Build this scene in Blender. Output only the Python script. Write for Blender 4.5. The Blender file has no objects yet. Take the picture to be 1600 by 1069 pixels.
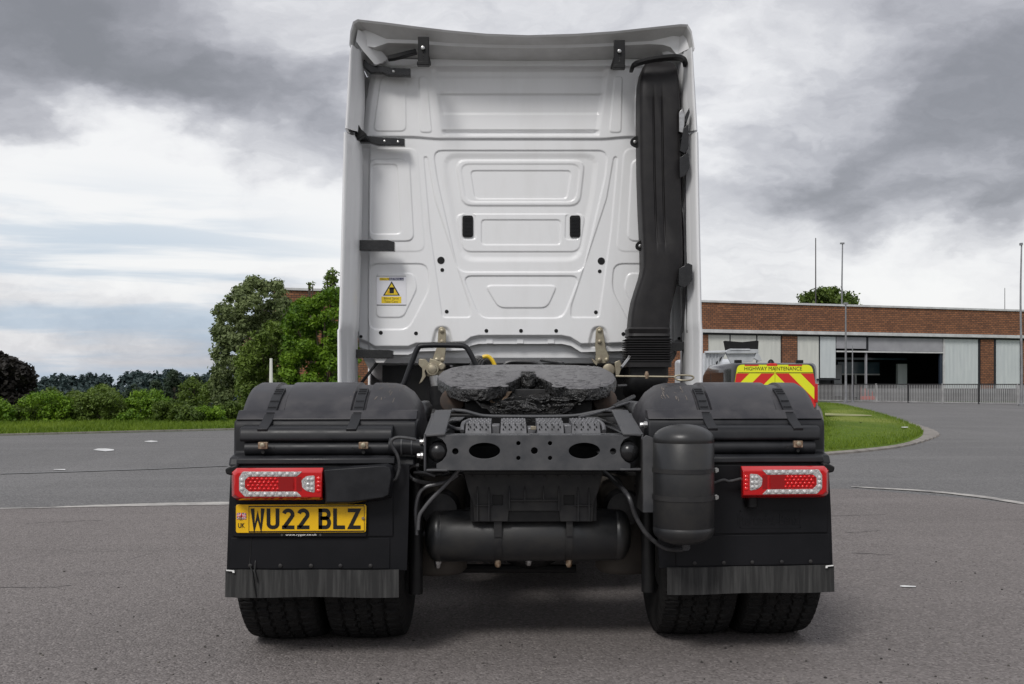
import bpy, bmesh, math, random
import numpy as np
from mathutils import Vector, Matrix
random.seed(7); RNG = np.random.default_rng(7)
S = bpy.context.scene; COL = S.collection
# ---------------------------------------------------------------- camera
FPX = 1700.0; PX0 = 873.0; PY0 = 600.0
CX, CY, CZ = -0.09, -4.4, 1.147
AZ = math.radians(2.7); CA, SA = math.cos(AZ), math.sin(AZ)
cam_d = bpy.data.cameras.new('camera'); cam = bpy.data.objects.new('camera', cam_d); COL.objects.link(cam)
cam.location = (CX, CY, CZ); cam.rotation_euler = (math.pi/2, 0, -AZ)
cam_d.sensor_width = 36; cam_d.lens = 36*FPX/1600
cam_d.shift_x = -(PX0-800)/1600; cam_d.shift_y = (PY0-534.5)/1600
cam_d.clip_start = 0.05; cam_d.clip_end = 4000
S.camera = cam
S.view_settings.view_transform = 'Standard'; S.view_settings.look = 'None'
S.view_settings.exposure = 0.0; S.view_settings.gamma = 1.0
S.view_settings.use_curve_mapping = False

def dirpx(px, py):
    a = (px-PX0)/FPX; b = (PY0-py)/FPX
    return Vector((a*CA+SA, -a*SA+CA, b))
# ---------------------------------------------------------------- sky and sun
SUN_EL, SUN_AZ = math.radians(46), math.radians(206)   # behind the camera, a little to its left
w = bpy.data.worlds.new("World"); S.world = w; w.use_nodes = True
nt = w.node_tree; nt.nodes.clear()
def N(t, **k):
    n = nt.nodes.new(t)
    for a, b in k.items(): setattr(n, a, b)
    return n
def LK(a, b): nt.links.new(a, b)
def VM(op, a, b=None):
    n = N('ShaderNodeVectorMath', operation=op)
    for i, x in enumerate((a, b)):
        if x is None: continue
        if hasattr(x, 'is_linked'): LK(x, n.inputs[i])
        else: n.inputs[i].default_value = x
    return n
def MA(op, a, b=None, c=None):
    n = N('ShaderNodeMath', operation=op)
    for i, x in enumerate((a, b, c)):
        if x is None: continue
        if hasattr(x, 'is_linked'): LK(x, n.inputs[i])
        else: n.inputs[i].default_value = x
    return n.outputs[0]
out = N('ShaderNodeOutputWorld')
sky = N('ShaderNodeTexSky', sky_type='NISHITA'); sky.sun_disc = False
sky.sun_elevation = SUN_EL; sky.sun_rotation = SUN_AZ; sky.air_density = 1.2; sky.dust_density = 2.0
bg1 = N('ShaderNodeBackground'); bg1.inputs[1].default_value = 0.12; LK(sky.outputs[0], bg1.inputs[0])
tc = N('ShaderNodeTexCoord')
SQ = 2.1
sc = VM('MULTIPLY', tc.outputs['Generated'], (1, 1, SQ))
nd = VM('NORMALIZE', sc.outputs[0])
def noise(vec, scale, detail=6, rough=.55, dist=0.0):
    n = N('ShaderNodeTexNoise'); n.inputs['Scale'].default_value = scale
    n.inputs['Detail'].default_value = detail; n.inputs['Roughness'].default_value = rough
    n.inputs['Distortion'].default_value = dist
    LK(vec, n.inputs['Vector']); return n
wn = noise(nd.outputs[0], 3.2, 5, .6)
wsub = VM('SUBTRACT', wn.outputs['Color'], (.5, .5, .5))
wmul = VM('SCALE', wsub.outputs[0]); wmul.inputs['Scale'].default_value = 0.30
wn2 = noise(nd.outputs[0], 11, 6, .6)
wsub2 = VM('SUBTRACT', wn2.outputs['Color'], (.5, .5, .5))
wmul2 = VM('SCALE', wsub2.outputs[0]); wmul2.inputs['Scale'].default_value = 0.12
wd = VM('ADD', nd.outputs[0], wmul.outputs[0]); wd = VM('ADD', wd.outputs[0], wmul2.outputs[0]); wd = VM('NORMALIZE', wd.outputs[0])
def blob(px, py, rpx, soft=.9, vec=None):
    d = dirpx(px, py); d = Vector((d.x, d.y, d.z*SQ)).normalized()
    dt = VM('DOT_PRODUCT', (vec or wd).outputs[0], tuple(d))
    r = rpx/FPX; r0 = r*(1+soft*.5); r1 = r*(1-soft*.5)
    mr = N('ShaderNodeMapRange', interpolation_type='SMOOTHSTEP'); LK(dt.outputs['Value'], mr.inputs[0])
    mr.inputs[1].default_value = math.cos(r0); mr.inputs[2].default_value = math.cos(max(r1, .002))
    return mr.outputs[0]
# clouds where they stand in the sky: direction, angular size, strength
BL = [(40, 60, 230, .9, -.34), (0, 110, 170, .7, -.20), (310, 120, 200, .9, -.10), (430, 200, 170, .7, -.24), (300, 150, 120, .8, -.08),
      (170, 165, 80, .8, .26), (60, 230, 210, .8, .34), (300, 320, 230, .9, .24), (60, 310, 90, .8, -.16), (420, 400, 260, .9, .16), (60, 430, 260, .9, .10),
      (760, 10, 330, .9, .10),
      (1470, 190, 260, .8, -.20), (1330, 200, 200, .8, -.10), (1560, 130, 150, .8, -.10), (1260, 95, 120, .8, .14), (1150, 215, 120, .8, .20), (1240, 335, 150, .7, -.14), (1480, 350, 150, .7, -.18),
      (1470, 265, 100, .8, .14), (1300, 430, 240, .7, .22), (1600, 440, 200, .7, .18), (1750, 60, 260, .9, -.08)]
fb = noise(wd.outputs[0], 4.6, 10, .62, .25)
acc = MA('MULTIPLY_ADD', fb.outputs['Fac'], .86, .19)
for (px, py, r, so, a) in BL:
    acc = MA('MULTIPLY_ADD', blob(px, py, r, so), a, acc)
fb2 = noise(wd.outputs[0], 14, 8, .6, .2)
acc = MA('MULTIPLY_ADD', MA('SUBTRACT', fb2.outputs['Fac'], .5), .34, acc)
rp = N('ShaderNodeValToRGB'); LK(acc, rp.inputs[0])
cr = rp.color_ramp; cr.interpolation = 'B_SPLINE'
cr.elements[0].position = 0.0; cr.elements[0].color = (.225, .23, .25, 1)
cr.elements[1].position = 1.0; cr.elements[1].color = (.97, .97, .97, 1)
for p, c in ((.28, (.33, .333, .367)), (.5, (.517, .52, .56)), (.66, (.665, .668, .70)), (.82, (.87, .87, .89))):
    e = cr.elements.new(p); e.color = (*c, 1)
bg2 = N('ShaderNodeBackground'); bg2.inputs[1].default_value = 1.0; LK(rp.outputs[0], bg2.inputs[0])
# thin blue strip of open sky low on the left
el = N('ShaderNodeSeparateXYZ'); LK(tc.outputs['Generated'], el.inputs[0])
streak = VM('MULTIPLY', tc.outputs['Generated'], (3, 3, 34)); sn = noise(streak.outputs[0], 1.2, 5, .55, .3)
bz = N('ShaderNodeMapRange', interpolation_type='SMOOTHSTEP'); LK(sn.outputs['Fac'], bz.inputs[0])
bz.inputs[1].default_value = .40; bz.inputs[2].default_value = .62
bb = MA('MULTIPLY', blob(170, 520, 330, 1.1, nd), bz.outputs[0])
blu = N('ShaderNodeMix', data_type='RGBA'); LK(MA('MULTIPLY', bb, .62), blu.inputs[0]); LK(rp.outputs[0], blu.inputs[6]); blu.inputs[7].default_value = (.36, .50, .66, 1)
LK(blu.outputs[2], bg2.inputs[0])
thin = MA('ADD', .07, 0.0)
mx = N('ShaderNodeMixShader'); LK(thin, mx.inputs[0]); LK(bg2.outputs[0], mx.inputs[1]); LK(bg1.outputs[0], mx.inputs[2])
LK(mx.outputs[0], out.inputs[0])
sd = bpy.data.lights.new('sun', 'SUN'); sun = bpy.data.objects.new('sun', sd); COL.objects.link(sun)
sd.energy = 1.85; sd.angle = math.radians(16); sd.color = (1.0, .975, .94)
sdir = Vector((math.sin(SUN_AZ)*math.cos(SUN_EL), math.cos(SUN_AZ)*math.cos(SUN_EL), math.sin(SUN_EL)))
sun.rotation_euler = sdir.to_track_quat('Z', 'Y').to_euler(); sun.location = sdir*50

# ---------------------------------------------------------------- helpers
def W(px, py, Y):
    d = dirpx(px, py); t = (Y-CY)/d.y
    return Vector((CX+d.x*t, Y, CZ+d.z*t))
def WX(px, Y): return W(px, 600, Y).x
def WZ(py, Y, px=815): return W(px, py, Y).z
def P3(px, D, z):
    a = (px-PX0)/FPX*D
    return Vector((CX+a*CA+D*SA, CY-a*SA+D*CA, z))
def G(px, py, z=0.0):
    D = CZ*FPX/(py-PY0); return P3(px, D, z)
def camfr(x, y):
    dx, dy = x-CX, y-CY
    return dx*CA-dy*SA, dx*SA+dy*CA     # lateral, depth

def mat(name, c1, c2=None, rough=.5, metal=0.0, nscale=8.0, bump=0.0, bscale=60.0, spec=.5, coat=0.0, rough2=None, stretch=None, detail=5, lo=.35, hi=.65, bdist=.01):
    m = bpy.data.materials.new(name); m.use_nodes = True; t = m.node_tree; b = t.nodes['Principled BSDF']
    b.inputs['Base Color'].default_value = (*c1, 1); b.inputs['Roughness'].default_value = rough
    b.inputs['Metallic'].default_value = metal; b.inputs['Specular IOR Level'].default_value = spec
    b.inputs['Coat Weight'].default_value = coat; b.inputs['Coat Roughness'].default_value = .08
    tcn = t.nodes.new('ShaderNodeTexCoord'); vec = tcn.outputs['Object']
    if stretch:
        mp = t.nodes.new('ShaderNodeMapping'); mp.inputs['Scale'].default_value = stretch
        t.links.new(vec, mp.inputs[0]); vec = mp.outputs[0]
    if c2 is not None or rough2 is not None:
        n = t.nodes.new('ShaderNodeTexNoise'); n.inputs['Scale'].default_value = nscale; n.inputs['Detail'].default_value = detail
        n.inputs['Roughness'].default_value = .6; t.links.new(vec, n.inputs['Vector'])
        r = t.nodes.new('ShaderNodeMapRange'); r.inputs[1].default_value = lo; r.inputs[2].default_value = hi
        t.links.new(n.outputs['Fac'], r.inputs[0])
        if c2 is not None:
            mx = t.nodes.new('ShaderNodeMix'); mx.data_type = 'RGBA'; mx.inputs[6].default_value = (*c1, 1); mx.inputs[7].default_value = (*c2, 1)
            t.links.new(r.outputs[0], mx.inputs[0]); t.links.new(mx.outputs[2], b.inputs['Base Color'])
        if rough2 is not None:
            r2 = t.nodes.new('ShaderNodeMapRange'); r2.inputs[3].default_value = rough; r2.inputs[4].default_value = rough2
            t.links.new(r.outputs[0], r2.inputs[0]); t.links.new(r2.outputs[0], b.inputs['Roughness'])
    if bump:
        n2 = t.nodes.new('ShaderNodeTexNoise'); n2.inputs['Scale'].default_value = bscale; n2.inputs['Detail'].default_value = 4
        t.links.new(vec if stretch else tcn.outputs['Object'], n2.inputs['Vector'])
        bp = t.nodes.new('ShaderNodeBump'); bp.inputs['Strength'].default_value = bump; bp.inputs['Distance'].default_value = bdist
        t.links.new(n2.outputs['Fac'], bp.inputs['Height']); t.links.new(bp.outputs[0], b.inputs['Normal'])
    return m

def leafmat(name, c1, c2, sc=1.5):
    m = bpy.data.materials.new(name); m.use_nodes = True; t = m.node_tree; t.nodes.clear()
    o = t.nodes.new('ShaderNodeOutputMaterial'); d = t.nodes.new('ShaderNodeBsdfPrincipled'); tr = t.nodes.new('ShaderNodeBsdfTranslucent')
    d.inputs['Roughness'].default_value = .55; d.inputs['Specular IOR Level'].default_value = .3
    ms = t.nodes.new('ShaderNodeMixShader'); ms.inputs[0].default_value = .28
    at = t.nodes.new('ShaderNodeAttribute'); at.attribute_name = 'tint'
    n = t.nodes.new('ShaderNodeTexNoise'); n.inputs['Scale'].default_value = sc
    tcn = t.nodes.new('ShaderNodeTexCoord'); t.links.new(tcn.outputs['Object'], n.inputs['Vector'])
    ad = t.nodes.new('ShaderNodeMath'); ad.operation = 'MULTIPLY_ADD'; ad.inputs[1].default_value = 1.6; ad.inputs[2].default_value = -.8
    t.links.new(n.outputs['Fac'], ad.inputs[0])
    a2 = t.nodes.new('ShaderNodeMath'); a2.operation = 'ADD'; a2.use_clamp = True
    t.links.new(ad.outputs[0], a2.inputs[0]); t.links.new(at.outputs['Fac'], a2.inputs[1])
    mx = t.nodes.new('ShaderNodeMix'); mx.data_type = 'RGBA'; mx.inputs[6].default_value = (*c1, 1); mx.inputs[7].default_value = (*c2, 1)
    t.links.new(a2.outputs[0], mx.inputs[0])
    t.links.new(mx.outputs[2], d.inputs['Base Color']); t.links.new(mx.outputs[2], tr.inputs['Color'])
    t.links.new(d.outputs[0], ms.inputs[1]); t.links.new(tr.outputs[0], ms.inputs[2]); t.links.new(ms.outputs[0], o.inputs[0])
    return m

def tag(o, label=None, cat=None, group=None, kind=None):
    if label: o['label'] = label
    if cat: o['category'] = cat
    if group: o['group'] = group
    if kind: o['kind'] = kind
    return o
def empty(name, loc, label, cat, group=None, rz=0):
    o = bpy.data.objects.new(name, None); COL.objects.link(o); o.location = loc; o.rotation_euler = (0, 0, rz)
    o.empty_display_size = .2
    return tag(o, label, cat, group)
def place(o, parent, local=False):
    if parent is not None:
        o.parent = parent
        if parent.type == 'EMPTY' and not local: o.location = -parent.location
def link_mesh(name, me, m, parent=None, smooth=35, bevel=0, local=False, seg=2):
    o = bpy.data.objects.new(name, me); COL.objects.link(o)
    if m is not None:
        me.materials.clear()
        for x in (m if isinstance(m, (list, tuple)) else [m]): me.materials.append(x)
    if smooth:
        me.polygons.foreach_set('use_smooth', np.ones(len(me.polygons), dtype=bool))
        if smooth < 180: me.set_sharp_from_angle(angle=math.radians(smooth))
    if bevel:
        b = o.modifiers.new('bevel', 'BEVEL'); b.width = bevel; b.segments = seg; b.limit_method = 'ANGLE'; b.angle_limit = math.radians(40); b.harden_normals = False
    place(o, parent, local)
    return o
class MB:
    def __init__(s): s.v = []; s.f = []; s.mi = []; s.cm = 0; s.ch = []
    def add(s, vs, fs):
        k = len(s.v); kf = len(s.f); s.v += [tuple(v) for v in vs]; s.f += [tuple(i+k for i in f) for f in fs]; s.mi += [s.cm]*len(fs); s.ch.append((k, len(s.v), kf, len(s.f))); return s
    def box(s, x0, x1, y0, y1, z0, z1):
        if x0 > x1: x0, x1 = x1, x0
        if y0 > y1: y0, y1 = y1, y0
        if z0 > z1: z0, z1 = z1, z0
        return s.add([(x, y, z) for x in (x0, x1) for y in (y0, y1) for z in (z0, z1)],
                     [(0, 1, 3, 2), (4, 6, 7, 5), (0, 4, 5, 1), (2, 3, 7, 6), (0, 2, 6, 4), (1, 5, 7, 3)])
    def prism(s, poly, a, b, axis='y'):
        n = len(poly)
        def mk(p, t):
            if axis == 'y': return (p[0], t, p[1])
            if axis == 'x': return (t, p[0], p[1])
            return (p[0], p[1], t)
        vs = [mk(p, a) for p in poly]+[mk(p, b) for p in poly]
        fs = [tuple(range(n)), tuple(range(2*n-1, n-1, -1))]+[(i, i+n, (i+1) % n+n, (i+1) % n) for i in range(n)]
        return s.add(vs, fs)
    def hexa(s, p):   # 8 points: bottom 4 then top 4
        return s.add(p, [(3, 2, 1, 0), (4, 5, 6, 7), (0, 1, 5, 4), (1, 2, 6, 5), (2, 3, 7, 6), (3, 0, 4, 7)])
    def loft(s, rings, closed=True, cap=True):
        n = len(rings[0]); vs = [v for r in rings for v in r]; fs = []
        m = n if closed else n-1
        for i in range(len(rings)-1):
            for j in range(m):
                a = i*n+j; b = i*n+(j+1) % n
                fs.append((a, b, b+n, a+n))
        if cap and closed:
            fs.append(tuple(range(n-1, -1, -1))); fs.append(tuple((len(rings)-1)*n+j for j in range(n)))
        return s.add(vs, fs)
    def tube(s, pts, r, n=8, cap=True):
        pts = [Vector(p) for p in pts]; rings = []; up = None
        for i, p in enumerate(pts):
            t = (pts[min(i+1, len(pts)-1)]-pts[max(i-1, 0)])
            if t.length < 1e-9: t = Vector((0, 0, 1))
            t.normalize()
            if up is None: up = t.orthogonal().normalized()
            up = (up-t*up.dot(t)); up = up.normalized() if up.length > 1e-6 else t.orthogonal().normalized()
            sd = t.cross(up); rr = r[i] if isinstance(r, (list, tuple)) else r
            rings.append([p+(up*math.cos(a)+sd*math.sin(a))*rr for a in (2*math.pi*k/n for k in range(n))])
        return s.loft(rings, True, cap)
    def rev(s, prof, c, axis='z', n=24, cap=True):   # prof: (radius, along)
        c = Vector(c); rings = []
        for r, h in prof:
            ring = []
            for k in range(n):
                a = 2*math.pi*k/n; u, v = r*math.cos(a), r*math.sin(a)
                ring.append(c+Vector({'z': (u, v, h), 'x': (h, u, v), 'y': (v, h, u)}[axis]))
            rings.append(ring)
        return s.loft(rings, True, cap)
    def mirror(s):
        m = MB(); m.v = [(-x, y, z) for x, y, z in s.v]; m.f = [tuple(reversed(f)) for f in s.f]; m.mi = list(s.mi); return m
    def split(s, name, m, parent=None, **k):
        """every add() becomes an object of its own"""
        r = []
        for v0, v1, f0, f1 in s.ch:
            q = MB(); q.v = s.v[v0:v1]; q.f = [tuple(i-v0 for i in f) for f in s.f[f0:f1]]; q.mi = s.mi[f0:f1]
            r.append(q.build(name, m, parent, **k))
        return r
    def mesh(s, name):
        me = bpy.data.meshes.new(name); me.from_pydata(s.v, [], s.f)
        if any(s.mi): me.polygons.foreach_set('material_index', s.mi)
        me.update(); return me
    def build(s, name, m, parent=None, smooth=35, bevel=0, local=False, seg=2, fixn=True):
        me = s.mesh(name)
        if fixn:
            bm = bmesh.new(); bm.from_mesh(me); bmesh.ops.recalc_face_normals(bm, faces=bm.faces); bm.to_mesh(me); bm.free()
        keep = list(s.mi)
        o = link_mesh(name, me, m, parent, smooth, bevel, local, seg)
        return o
def spline(pts, n=6):
    pts = [Vector(p) for p in pts]; o = []
    for i in range(len(pts)-1):
        p0 = pts[max(i-1, 0)]; p1 = pts[i]; p2 = pts[i+1]; p3 = pts[min(i+2, len(pts)-1)]
        for k in range(n):
            t = k/n
            o.append(.5*((2*p1)+(p2-p0)*t+(2*p0-5*p1+4*p2-p3)*t*t+(3*p1-p0-3*p2+p3)*t**3))
    o.append(pts[-1]); return o
def fillet(poly, r, n=4):
    P = [Vector(p[:2]) for p in poly]; o = []; m = len(P)
    for i in range(m):
        a, b, c = P[i-1], P[i], P[(i+1) % m]
        ra = min(r, (a-b).length*.48); rc = min(r, (c-b).length*.48)
        s_, e = b+(a-b).normalized()*ra, b+(c-b).normalized()*rc
        for k in range(n+1):
            t = k/n; o.append((1-t)**2*s_+2*t*(1-t)*b+t*t*e)
    return [(p.x, p.y) for p in o]
def curve_plate(outs, y, th, bev=0):
    """2D outlines in x,z (first outer, others holes) as a solid plate whose near face is at y"""
    cu = bpy.data.curves.new('tmp', 'CURVE'); cu.dimensions = '2D'; cu.fill_mode = 'BOTH'; cu.extrude = th/2-bev; cu.bevel_depth = bev; cu.bevel_resolution = 1; cu.offset = -bev
    for pl in outs:
        sp = cu.splines.new('POLY'); sp.points.add(len(pl)-1); sp.use_cyclic_u = True
        for i, p in enumerate(pl): sp.points[i].co = (p[0], p[1], 0, 1)
    ob = bpy.data.objects.new('tmp', cu); COL.objects.link(ob)
    dg = bpy.context.evaluated_depsgraph_get(); me = bpy.data.meshes.new_from_object(ob.evaluated_get(dg))
    me.transform(Matrix.Translation((0, y+th/2, 0)) @ Matrix.Rotation(math.pi/2, 4, 'X'))
    bpy.data.objects.remove(ob); bpy.data.curves.remove(cu); return me
def textmesh(body, w, h, cx, cz, y, ext=.0008, bold=0.0):
    cu = bpy.data.curves.new('tmp', 'FONT'); cu.body = body; cu.size = 1; cu.align_x = 'CENTER'; cu.align_y = 'CENTER'; cu.offset = bold
    ob = bpy.data.objects.new('tmp', cu); COL.objects.link(ob)
    dg = bpy.context.evaluated_depsgraph_get(); me = bpy.data.meshes.new_from_object(ob.evaluated_get(dg))
    bpy.data.objects.remove(ob); bpy.data.curves.remove(cu)
    co = np.zeros(len(me.vertices)*3); me.vertices.foreach_get('co', co); co = co.reshape(-1, 3)
    mn, mxx = co.min(0), co.max(0); c = (mn+mxx)/2; sz = mxx-mn
    o = np.zeros_like(co); o[:, 0] = (co[:, 0]-c[0])/sz[0]*w+cx; o[:, 2] = (co[:, 1]-c[1])/sz[1]*h+cz; o[:, 1] = y
    me.vertices.foreach_set('co', o.ravel()); me.update(); return me
def ell(cx, cz, rx, rz, n=28): return [(cx+rx*math.cos(2*math.pi*k/n), cz+rz*math.sin(2*math.pi*k/n)) for k in range(n)]
def pp(pts, Y): return [(lambda q: (q.x, q.z))(W(a, b, Y)) for a, b in pts]
# ---------------------------------------------------------------- materials
WHITE = mat('white_paint', (.82, .825, .835), (.74, .74, .74), rough=.32, nscale=4, stretch=(1.6, 1.6, .35), detail=9, lo=.48, hi=.9, coat=.25, bump=.015, bscale=300)
PRIMER = mat('white_paint_dusty', (.70, .70, .69), (.55, .54, .52), rough=.5, nscale=14)
SPOILER_IN = mat('grey_spoiler_inner', (.68, .68, .675), (.56, .56, .55), rough=.55, nscale=5)  # a little greyer than the white outer skin
PLAS = mat('black_plastic', (.008, .0085, .0105), (.014, .0145, .017), spec=.38, rough=.34, nscale=9, bump=.08, bscale=420, bdist=.002, rough2=.55)
PLAST = mat('weathered_black_plastic', (.024, .0235, .028), (.066, .063, .066), spec=.42, rough=.38, nscale=9, bump=.10, bscale=300, bdist=.003, rough2=.62, detail=8, lo=.4, hi=.75)
FLAP = mat('rubber_flap', (.0035, .004, .0055), (.007, .007, .009), spec=.25, rough=.5, nscale=5)
BLK = mat('black_steel', (.006, .006, .007), (.011, .011, .011), spec=.3, rough=.45, nscale=20)
GLOSSBLK = mat('gloss_black_strap', (.008, .008, .009), (.016, .016, .017), rough=.25, nscale=30)
CHAS = mat('grey_chassis_paint', (.044, .046, .051), (.078, .078, .081), rough=.45, nscale=11, bump=.05, bscale=200, rough2=.6, detail=8)
CHASD = mat('dark_chassis_paint', (.017, .017, .019), (.032, .031, .030), spec=.35, rough=.5, nscale=14)
TANK = mat('tank_paint', (.018, .019, .021), (.036, .034, .031), rough=.34, nscale=8, bump=.03, bscale=150, rough2=.5, detail=8, lo=.4, hi=.8)
RUB = mat('tyre_rubber', (.007, .007, .0075), (.016, .0155, .015), spec=.25, rough=.75, nscale=16, bump=.15, bscale=200)
HOSE = mat('hose_rubber', (.02, .02, .022), (.05, .05, .052), rough=.4, nscale=25)
HOSEG = mat('grey_hose', (.10, .10, .105), rough=.35)
YEL = mat('yellow_hose', (.75, .50, .02), rough=.4)
ZINC = mat('zinc_plated_steel', (.42, .38, .28), (.30, .26, .20), rough=.38, metal=.75, nscale=20, rough2=.6)
RUSTY = mat('rusty_bolt', (.36, .28, .20), (.14, .08, .045), rough=.6, metal=.3, nscale=60)
RUST = mat('rusty_steel', (.045, .038, .034), (.085, .055, .04), rough=.8, nscale=15)
STEEL = mat('bright_steel', (.5, .5, .5), (.35, .34, .33), rough=.3, metal=.9, nscale=30)
ALU = mat('tread_aluminium', (.19, .19, .20), (.12, .12, .125), rough=.45, metal=.4, nscale=25)
GREASE = mat('black_grease', (.012, .012, .012), (.02, .019, .018), rough=.16, nscale=30, bump=.9, bscale=45, rough2=.4, bdist=.03)
GREASET = mat('greasy_plate', (.05, .048, .052), (.17, .165, .17), spec=.6, rough=.28, nscale=40, bump=.45, bscale=240, rough2=.5, bdist=.006, detail=9)
DUCT = mat('intake_plastic', (.011, .010, .011), (.018, .0165, .017), spec=.35, rough=.5, nscale=12, bump=.12, bscale=350, bdist=.003)
RED = mat('red_lamp_plastic', (.50, .004, .006), rough=.12, coat=.6)
REDL = mat('red_lens_bright', (.80, .006, .008), (.6, .003, .004), rough=.15, nscale=90, coat=.6)
REDD = mat('red_lens_dark', (.28, .002, .003), rough=.12, coat=.6)
LENS = mat('clear_lens', (.60, .58, .57), (.26, .25, .25), rough=.12, nscale=190, coat=.6, bump=.4, bscale=300, lo=.4, hi=.6)
LENSD = mat('clear_led', (.66, .65, .64), (.42, .42, .42), rough=.1, nscale=200, coat=.8)
PLATEY = mat('number_plate_yellow', (.86, .51, .010), (.74, .42, .010), rough=.25, nscale=10, lo=.45, hi=.8)
INK = mat('black_print', (.008, .008, .008), rough=.35)
STKW = mat('white_sticker', (.78, .78, .82), rough=.4)
STKY = mat('yellow_sticker', (.80, .58, .02), rough=.4)
STKB = mat('navy_sticker', (.03, .035, .10), rough=.4)
STKR = mat('red_print', (.55, .03, .02), rough=.4)
STKO = mat('orange_print', (.75, .32, .02), rough=.4)
GLASSD = mat('dark_glass', (.01, .012, .014), rough=.05, spec=.8)
STRIP = mat('dusty_flap_strip', (.016, .016, .016), (.060, .060, .058), rough=.8, nscale=11, stretch=(6, 1, .35), detail=8, lo=.42, hi=.78)
WMARK = mat('white_chip', (.8, .8, .78), rough=.6)

# ---------------------------------------------------------------- TRUCK
T = empty('truck_tractor', (0, 2.5, 0), 'large white tractor unit seen from behind, parked in the middle of the tarmac yard', 'truck')
YW = 3.5
# ---- pressed rear wall of the cab
def interp(x, pts): return np.interp(x, [p[0] for p in pts], [p[1] for p in pts])
def Lp(py): return interp(py, [(90, 600), (97, 590), (105, 582), (120, 575), (160, 568), (205, 563), (218, 560), (235, 558.5), (300, 557), (560, 556)])
BOT = [(556, 527), (572, 533), (586, 541), (638, 541), (650, 536), (726, 534), (735, 527), (748, 524), (878, 524), (892, 527), (908, 537), (980, 535), (990, 541), (1044, 541), (1056, 533), (1072, 527)]
PAN = []   # polygon, corner radius, depth in mm (+ towards the viewer), bevel px
def mir(p): return [(1627-a, b) for a, b in p]
def both(p, r, d, b=2.0):
    PAN.append((p, r, d, b)); PAN.append((mir(p), r, d, b))
both([(577, 249), (640, 249), (647, 377), (577, 377)], 13, 8)
both([(581, 257), (621, 257), (627, 366), (579, 366)], 7, -7)
both([(560, 232), (652, 232), (664, 393), (560, 393)], 14, 3, 3)
both([(577, 412), (668, 412), (671, 452), (638, 515), (577, 515)], 14, -8)
both([(588, 427), (646, 427), (652, 450), (630, 496), (588, 496)], 8, 7)
PAN.append(([(677, 235), (949, 235), (947, 270), (911, 425), (716, 425), (683, 280)], 14, -9, 2.2))
PAN.append(([(694, 243), (933, 243), (926, 300), (905, 405), (722, 405), (701, 300)], 20, -10, 11))
PAN.append(([(712, 250), (914, 250), (906, 321), (722, 321)], 16, 9, 3.5))
PAN.append(([(719, 256), (907, 256), (900, 315), (728, 315)], 14, -5, 3))
PAN.append(([(735, 266), (893, 266), (886, 310), (742, 310)], 7, -7, 2))
PAN.append(([(712, 334), (915, 334), (905, 393), (724, 393)], 12, 7, 2.2))
PAN.append(([(752, 343), (876, 343), (876, 382), (752, 382)], 6, -7, 2))
both([(722, 334), (743, 334), (744, 374), (722, 374)], 6, -6, 2)
both([(662, 245), (668, 245), (679, 310), (735, 480), (735, 496), (691, 496), (672, 360)], 5, -7, 2)
PAN.append(([(723, 431), (906, 431), (880, 497), (750, 497)], 14, -9, 2.2))
PAN.append(([(758, 446), (871, 446), (855, 481), (779, 481)], 10, 8, 2))
both([(596, 121), (634, 121), (635, 206), (584, 206)], 9, 6)
both([(655, 121), (667, 121), (675, 208), (657, 208)], 5, 6)
def sdf(px, py, poly):
    d = np.full(px.shape, 1e9); s_ = np.ones(px.shape); n = len(poly)
    for i in range(n):
        ax, ay = poly[i]; bx, by = poly[i-1]
        ex, ey = bx-ax, by-ay; wx, wy = px-ax, py-ay
        t = np.clip((wx*ex+wy*ey)/(ex*ex+ey*ey+1e-12), 0, 1)
        d = np.minimum(d, (wx-ex*t)**2+(wy-ey*t)**2)
        c1 = py >= ay; c2 = py < by; c3 = ex*wy > ey*wx
        flip = (c1 & c2 & c3) | (~c1 & ~c2 & ~c3); s_ = np.where(flip, -s_, s_)
    return s_*np.sqrt(d)
def sstep(a, b, x):
    t = np.clip((x-a)/(b-a), 0, 1); return t*t*(3-2*t)
FIL = [(fillet(p, r), d, b) for p, r, d, b in PAN]
def wallh(px, py):
    px = np.asarray(px, float); py = np.asarray(py, float); h = np.zeros(px.shape)
    for poly, d, b in FIL:
        xs = [q[0] for q in poly]; ys = [q[1] for q in poly]
        m = (px > min(xs)-8) & (px < max(xs)+8) & (py > min(ys)-8) & (py < max(ys)+8)
        if not m.any(): continue
        sd_ = sdf(px[m], py[m], poly); h[m] += d*.001*sstep(b/2, -b/2, sd_)
    # two tiers with a ledge between
    led = 213+3*sstep(640, 690, px)*sstep(985, 935, px)
    h += .016*sstep(led+3, led, py)
    # central corrugated field of the upper tier
    lx = 679+(py-110)*.14; rx = 1627-lx
    cen = sstep(lx-4, lx+6, px)*sstep(rx+4, rx-6, px)
    prof = interp(py, [(96, 0), (106, .002), (112, -.020), (119, -.022), (123, -.014), (146, -.012), (149, -.022), (176, -.018), (180, -.012), (203, -.008), (206, -.028), (209, -.028), (213, 0), (560, 0)])
    h += cen*prof
    h += .022*sstep(108, 105, py)*sstep(592, 604, px)*sstep(1035, 1023, px)
    # outer corner strip
    ed = np.minimum(px-Lp(py), (1627-Lp(py))-px)
    h -= .028*sstep(21, 17.5, ed)*sstep(222, 232, py)
    h -= .09*sstep(5, -1, ed)**2+.03*sstep(14, 0, ed)*sstep(230, 215, py)
    # bracket pockets
    for cx in (691, 936):
        pl = fillet([(cx-9, 512), (cx+9, 512), (cx+16, 540), (cx-16, 540)], 8)
        sd_ = sdf(px, py, pl); h -= .02*sstep(3.5, -3, sd_)
    bt = interp(px, BOT); h -= .040*sstep(bt-1, bt+5, py)
    return h
nu, nv = 560, 480
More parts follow.
